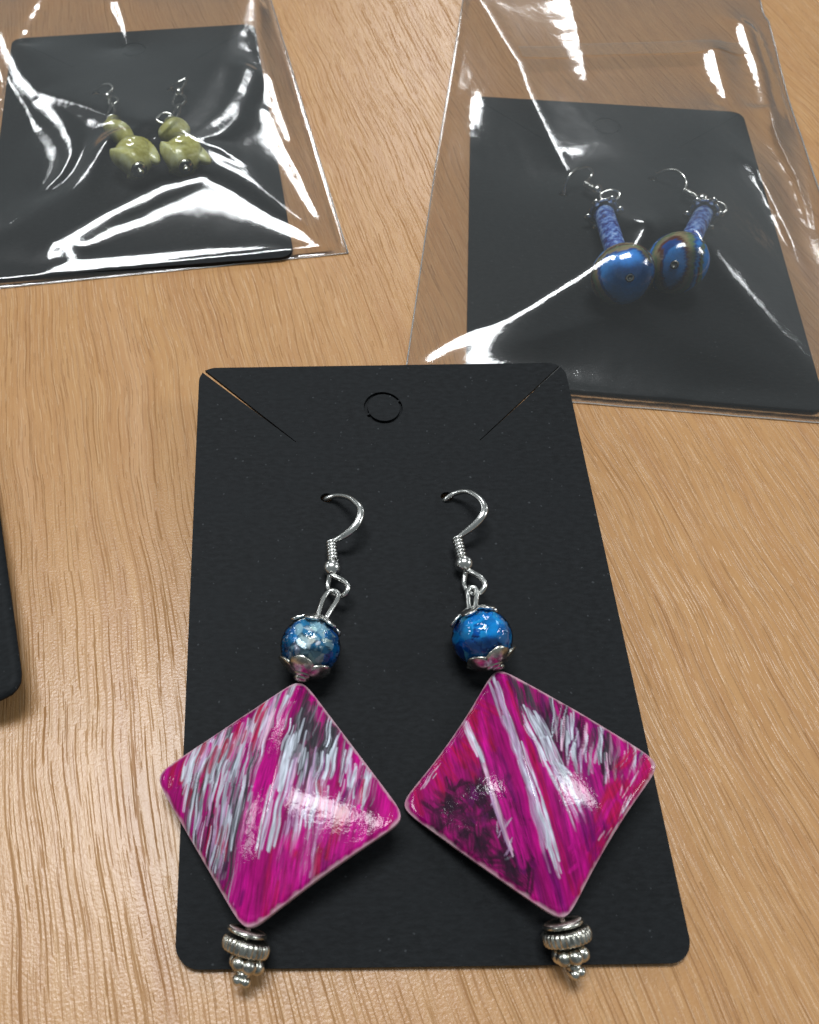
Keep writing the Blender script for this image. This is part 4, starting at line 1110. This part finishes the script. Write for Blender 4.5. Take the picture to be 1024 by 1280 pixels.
        for (cx, cy, ra, rb, sx, sy) in pulls:                # gentle slope set here to keep lamp glare off the beads
            k = ((X - cx) / ra) ** 2 + ((Y - cy) / rb) ** 2 < 1
            W[k] = 8.0; SX[k] = sx; SY[k] = sy
        W[~ins] = 0.0
        beta = (0.45 / dx) ** 2
        if zprev is None:
            z = np.maximum(sup, 0.3)
        else:
            gx_, gy_, zp = zprev
            fi = np.clip((gx - gx_[0]) / (gx_[1] - gx_[0]), 0, len(gx_) - 1.001); fj = np.clip((gy - gy_[0]) / (gy_[1] - gy_[0]), 0, len(gy_) - 1.001)
            i = fi.astype(int); j = fj.astype(int); u = (fi - i)[None, :]; v = (fj - j)[:, None]
            z = (zp[np.ix_(j, i)] * (1 - u) * (1 - v) + zp[np.ix_(j, i + 1)] * u * (1 - v) + zp[np.ix_(j + 1, i)] * (1 - u) * v + zp[np.ix_(j + 1, i + 1)] * u * v)
        def lap(a):
            o = np.zeros_like(a)
            o[1:-1, 1:-1] = a[1:-1, :-2] + a[1:-1, 2:] + a[:-2, 1:-1] + a[2:, 1:-1] - 4 * a[1:-1, 1:-1]
            return o
        def lapT(a):
            o = np.zeros_like(a); c = a[1:-1, 1:-1]
            o[1:-1, :-2] += c; o[1:-1, 2:] += c; o[:-2, 1:-1] += c; o[2:, 1:-1] += c; o[1:-1, 1:-1] -= 4 * c
            return o
        Wx = 0.5 * (W[:, 1:] + W[:, :-1]); Wy = 0.5 * (W[1:] + W[:-1])
        def A(a, pn):
            o = beta * lapT(lap(a)) + pn * a
            g = Wx * (a[:, 1:] - a[:, :-1]); o[:, 1:] += g; o[:, :-1] -= g
            g = Wy * (a[1:] - a[:-1]); o[1:] += g; o[:-1] -= g
            return o
        rhs0 = np.zeros_like(z)
        g = Wx * 0.5 * (SX[:, 1:] + SX[:, :-1]) * dx; rhs0[:, 1:] += g; rhs0[:, :-1] -= g
        g = Wy * 0.5 * (SY[1:] + SY[:-1]) * dx; rhs0[1:] += g; rhs0[:-1] -= g
        touch = np.zeros(z.shape, bool)
        for rnd in range(6):
            pn = pin + np.where(touch, 0.6, 0.0)
            rhs = rhs0 + pin * pz + np.where(touch, 0.6 * (sup + 0.05), 0.0)
            M = 20 * beta + pn + 4 * W + 1e-6
            r = rhs - A(z, pn); zz = r / M; p = zz.copy(); rz = (r * zz).sum()
            for it in range((500, 350, 220)[lev]):
                Ap = A(p, pn); al = rz / (p * Ap).sum()
                z = z + al * p; r = r - al * Ap
                zz = r / M; rn = (r * zz).sum(); p = zz + rn / rz * p; rz = rn
            touch |= (z < sup) & ins
        zprev = (gx, gy, z)
    for _ in range(2):                                        # film has no teeth: one light smoothing
        z[1:-1] = 0.25 * z[:-2] + 0.5 * z[1:-1] + 0.25 * z[2:]
        z[:, 1:-1] = 0.25 * z[:, :-2] + 0.5 * z[:, 1:-1] + 0.25 * z[:, 2:]
    z = np.where(ins, np.maximum(z, sup + 0.03), 0.3)
    def sample(xs, ys):
        fi = np.clip((xs - x0) / dx, 0, nx - 1.001); fj = np.clip((ys - y0) / dx, 0, ny - 1.001)
        i = fi.astype(int); j = fj.astype(int); u = fi - i; v = fj - j
        return z[j, i] * (1 - u) * (1 - v) + z[j, i + 1] * u * (1 - v) + z[j + 1, i] * (1 - u) * v + z[j + 1, i + 1] * u * v
    return sample
def in_card(X, Y, cx, cy, a, hw=30.3, hh=45.3):
    c, s = math.cos(a), math.sin(a)
    u = (X - cx) * c + (Y - cy) * s; v = -(X - cx) * s + (Y - cy) * c
    return (abs(u) < hw) & (abs(v) < hh)
def dome(X, Y, cx, cy, cz, rx, ry=None, ang=0.0, rz=None):
    ry = ry or rx; rz = rz or rx
    c, s = math.cos(ang), math.sin(ang)
    u = ((X - cx) * c + (Y - cy) * s) / rx; v = (-(X - cx) * s + (Y - cy) * c) / ry
    d = 1 - u * u - v * v
    return np.where(d > 0, cz + rz * np.sqrt(np.maximum(d, 0)), 0.0)
def support_R(X, Y):
    z = np.where(in_card(X, Y, 51.44, 87.41, -0.1392), 1.15, 0.35)
    for d in (dome(X, Y, 45.0, 67.5, 6.6, 5.9), dome(X, Y, 55.4, 70.6, 6.6, 5.9), dome(X, Y, 46.3, 83.0, 4.4, 2.6, 6.5, 0.16), dome(X, Y, 63.6, 83.0, 4.4, 2.6, 6.5, -0.5),
              dome(X, Y, 44.5, 101.5, 3.4, 2.6, 2.2, 0.0, 1.9), dome(X, Y, 64.5, 101.0, 3.0, 2.6, 2.6, 0.0, 1.6), dome(X, Y, 48.0, 97.5, 2.6, 2.0), dome(X, Y, 68.4, 94.3, 2.6, 2.0), dome(X, Y, 69, 91, 2.4, 2.2)):
        z = np.maximum(z, d)
    return z
def support_L(X, Y):
    z = np.where(in_card(X, Y, -47.55, 122.56, 0.0904), 1.15, 0.35)
    for d in (dome(X, Y, -50.0, 117.8, 6.2, 1.5), dome(X, Y, -46.5, 108.5, 7.4, 1.7), dome(X, Y, -38.5, 118.3, 6.0, 1.6), dome(X, Y, -36.6, 109.5, 7.4, 1.7), dome(X, Y, -41.6, 109.4, 7.2, 1.7),
              dome(X, Y, -55, 137, 2.2, 2.4), dome(X, Y, -38.5, 137, 2.2, 2.4), dome(X, Y, -38.5, 129, 2.4, 2.4)):
        z = np.maximum(z, d)
    return z
BAGS = {
    'L': dict(box=(-106, 0, 70, 204), poly=[(-84.5, 72.4), (-3.0, 83.0), (-20.0, 202), (-103, 196)], support=support_L, spread=0.2, pulls=[(-42.3, 108.0, 8.5, 4.2, 0.0, 0.16)], peaks=[(-46.8, 110.5, 9.6, 1.08), (-41.8, 111.0, 9.6, 1.08), (-36.8, 110.8, 9.6, 1.08)]),
    'R': dict(box=(2, 114, 34, 204), poly=[(4.6, 46.8), (87.0, 35.6), (95.4, 101.3), (100.3, 135.7), (112.5, 200), (36, 202), (17.5, 112.8)], support=support_R, spread=0.32, peaks=[(45, 68, 12.6, 1.1), (55.4, 71, 12.6, 1.1)]),
}
GLEAM_L = [
     [(-83.84, 163.26, 2.16), (-76.96, 146.29, 2.07), (-71.7, 138.21, 1.86), (-64.85, 134.83, 1.14), (-58.12, 131.51, 0.8), (-52.25, 127.71, 0.52), (-44.91, 123.41, 0.26)] ,
     [(-69.65, 134.97, 2.39), (-65.15, 127.79, 1.76), (-61.81, 119.6, 1.45), (-60.58, 114.37, 1.28), (-61.83, 107.51, 0.88), (-64.42, 102.13, 0.43)] ,
     [(-22.53, 143.63, 2.24), (-24.23, 135.84, 1.93), (-28.05, 128.15, 0.86), (-32.52, 122.13, 0.59), (-36.18, 118.12, 0.38)] ,
     [(-24.6, 133.69, 1.67), (-25.52, 126.7, 1.2), (-28.65, 121.09, 1.39), (-33.9, 118.32, 0.64)] ,
     [(-33.88, 117.8, 0.61), (-29.27, 115.47, 0.6), (-24.67, 110.26, 0.42)] ,
     [(-32.21, 103.35, 0.88), (-38.95, 100.54, 1.35), (-44.45, 96.94, 1.41), (-51.16, 92.56, 1.16), (-56.3, 88.25, 1.53), (-58.34, 85.06, 1.51), (-56.56, 81.63, 1.12)] ,
     [(-31.1, 102.72, 0.7), (-26.68, 99.64, 0.52), (-19.5, 93.47, 0.45), (-12.58, 87.74, 0.44), (-8.93, 83.24, 0.44)] ,
     [(-8.96, 82.19, 0.41), (-19.51, 83.07, 0.56), (-29.74, 82.68, 0.66), (-39.89, 81.45, 0.87), (-49.93, 79.91, 1.01), (-56.59, 79.03, 0.81), (-59.73, 77.26, 0.45), (-61.33, 74.28, 0.35)] ,
     [(-21.62, 180.49, 0.5), (-21.29, 163.0, 0.6), (-19.84, 148.45, 0.81), (-18.21, 142.0, 0.68)] ,
     [(-17.98, 140.8, 0.45), (-16.3, 130.62, 0.55), (-14.12, 119.9, 0.32)] ,
     [(-18.28, 128.57, 0.31), (-15.68, 117.05, 0.42), (-12.16, 105.61, 0.41), (-10.07, 97.24, 0.4), (-8.6, 92.41, 0.45)] ,
     [(-18.04, 180.38, 0.43), (-15.1, 164.49, 0.48), (-12.03, 146.68, 0.46), (-10.01, 130.44, 0.31), (-9.17, 119.5, 0.24)] ,
     [(-57.15, 181.65, 0.86), (-54.42, 170.86, 0.68), (-52.03, 158.98, 0.31)] ,
     [(-77.04, 182.3, 0.5), (-78.49, 170.75, 0.49)] ,
     [(-78.65, 166.47, 0.36), (-79.17, 160.8, 0.36)] ,
]
GLEAM_R = [
     [(35.45, 178.63, 0.83), (36.63, 172.35, 1.12), (38.41, 160.35, 0.89), (40.56, 149.04, 0.87), (40.72, 138.42, 0.84), (41.85, 123.55, 0.9), (43.0, 112.79, 0.7), (43.91, 106.2, 0.51)] ,
     [(57.82, 177.91, 0.65), (56.89, 163.67, 0.56), (55.81, 153.18, 0.61), (54.72, 140.61, 0.33)] ,
     [(54.58, 85.8, 0.64), (51.76, 80.53, 0.63), (49.05, 77.94, 0.55), (44.15, 75.09, 0.62), (37.76, 70.03, 0.68), (30.8, 64.94, 0.67), (24.21, 60.97, 0.66), (17.98, 58.46, 0.59), (12.52, 55.47, 0.51), (9.2, 52.7, 0.5), (8.46, 51.11, 0.43)] ,
     [(86.87, 151.31, 0.7), (85.23, 138.86, 0.76), (84.04, 129.3, 0.49)] ,
     [(97.84, 164.36, 0.84), (96.61, 155.69, 0.94), (95.81, 147.39, 0.8), (93.96, 136.88, 0.56), (92.76, 130.7, 0.55)] ,
     [(92.92, 127.74, 0.6), (91.0, 117.54, 0.78), (90.7, 108.59, 0.76), (90.46, 101.47, 0.65), (88.93, 92.04, 0.54), (87.68, 86.01, 0.44)] ,
     [(83.0, 104.48, 0.47), (82.92, 97.54, 0.55), (82.81, 87.01, 0.53), (82.3, 75.97, 0.43)] ,
     [(31.8, 42.81, 0.48), (37.89, 42.22, 0.48), (43.14, 41.09, 0.48), (48.52, 40.15, 0.34)] ,
]

# ---------------------------------------------------------------- plastic bags
def polyline_at(pts, s):
    P = np.array(pts, float); d = np.r_[0, np.cumsum(np.hypot(*np.diff(P, axis=0).T))]; d /= d[-1]
    return np.stack([np.interp(s, d, P[:, 0]), np.interp(s, d, P[:, 1])], -1)

def grid_faces(nu, nv):
    f = []
    for j in range(nv):
        for i in range(nu):
            a = j * (nu + 1) + i; f.append((a, a + 1, a + nu + 2, a + nu + 1))
    return f

def make_bag(name_key, label, left, right, gleam_folds, flap):
    B = BAGS[name_key]
    lamps = [np.array(l) * 1000 for l in LAMPS]
    smp = film_heights(*B['box'], B['poly'], B['support'], gleam_folds, B['peaks'], EYE, lamps, B['spread'], B.get('valleys', ()), B.get('pulls', ()))
    ctr = np.array(B['poly']).mean(0); O = (ctr[0], ctr[1], 0)
    t = make_thing("plastic_bag", label, "plastic bag", "clear bags holding carded earrings", Matrix.Translation((ctr[0] * MM, ctr[1] * MM, 0)))
    nu, nv = 210, 330
    s = np.linspace(0, 1, nv + 1)
    Lp, Rp = polyline_at(left, s), polyline_at(right, s)
    u = np.linspace(0, 1, nu + 1)
    XY = Lp[:, None, :] * (1 - u)[None, :, None] + Rp[:, None, :] * u[None, :, None]
    X, Y = XY[..., 0], XY[..., 1]
    Z = smp(X, Y)
    rim = np.minimum(np.minimum(u, 1 - u)[None, :] * 82, s[:, None] * 150)
    Z = 0.16 + (Z - 0.16) * sstep(0.0, 2.2, rim)
    fine = 0.03 * (vnoise(X * 0.5 + 300, Y * 0.25 + 300, 71) - 0.5) + 0.012 * (vnoise(X * 1.2 + 300, Y * 0.6 + 300, 72) - 0.5)
    Z = Z + fine * sstep(0.5, 3.0, rim)
    Z = np.maximum(Z, 0.14)
    make_obj("front_film", np.stack([X, Y, Z], -1).reshape(-1, 3), grid_faces(nu, nv), M_FILM, t, O)
    mu, mv = 40, 60
    s2 = np.linspace(0, 1, mv + 1); u2 = np.linspace(0, 1, mu + 1)
    L2, R2 = polyline_at(left, s2), polyline_at(right, s2)
    XY2 = L2[:, None, :] * (1 - u2)[None, :, None] + R2[:, None, :] * u2[None, :, None]
    zb = 0.06 + 0.05 * vnoise(XY2[..., 0] * 0.2 + 300, XY2[..., 1] * 0.2 + 300, 5)
    make_obj("back_film", np.concatenate([XY2, zb[..., None]], -1).reshape(-1, 3), grid_faces(mu, mv), M_FILM_BACK, t, O)
    for nm, pts in (("side_seam", left), ("side_seam", right), ("bottom_fold", [left[0], right[0]])):
        q = polyline_at(pts, np.linspace(0, 1, 60))
        p3 = [(x, y, 0.17 + 0.05 * math.sin(i * 0.9)) for i, (x, y) in enumerate(q)]
        v, f = tube(p3, 0.13, 6); make_obj(nm, v, f, M_SEAM, t, O)
    if flap:
        (ax, ay), (bx, by), wdt = flap
        n = 60; vv = []
        for i in range(n + 1):
            for k in (0, 1):
                x = ax + (bx - ax) * i / n; y = ay + (by - ay) * i / n + k * wdt
                vv.append((x, y, float(smp(np.array([x]), np.array([y]))[0]) + 0.12))
        make_obj("adhesive_strip", vv, [(2 * i, 2 * i + 2, 2 * i + 3, 2 * i + 1) for i in range(n)], M_STRIP, t, O)
    return t
M_STRIP = film_material("glue_strip", tint=(0.90, 0.905, 0.88), boost=1.2, haze=0.05)
make_bag('R', "clear bag whose corner lies under the bare card", [(4.6, 46.8), (17.5, 112.8), (36, 202)], [(87.0, 35.6), (95.4, 101.3), (100.3, 135.7), (107.0, 171), (106.4, 172.5), (111.5, 200)], GLEAM_R, ((41, 148.5), (95.0, 150.5), 5.5))
make_bag('L', "clear bag with broad white glare over the olive earrings", [(-84.5, 72.4), (-103, 196)], [(-3.0, 83.0), (-20.0, 202)], GLEAM_L, None)
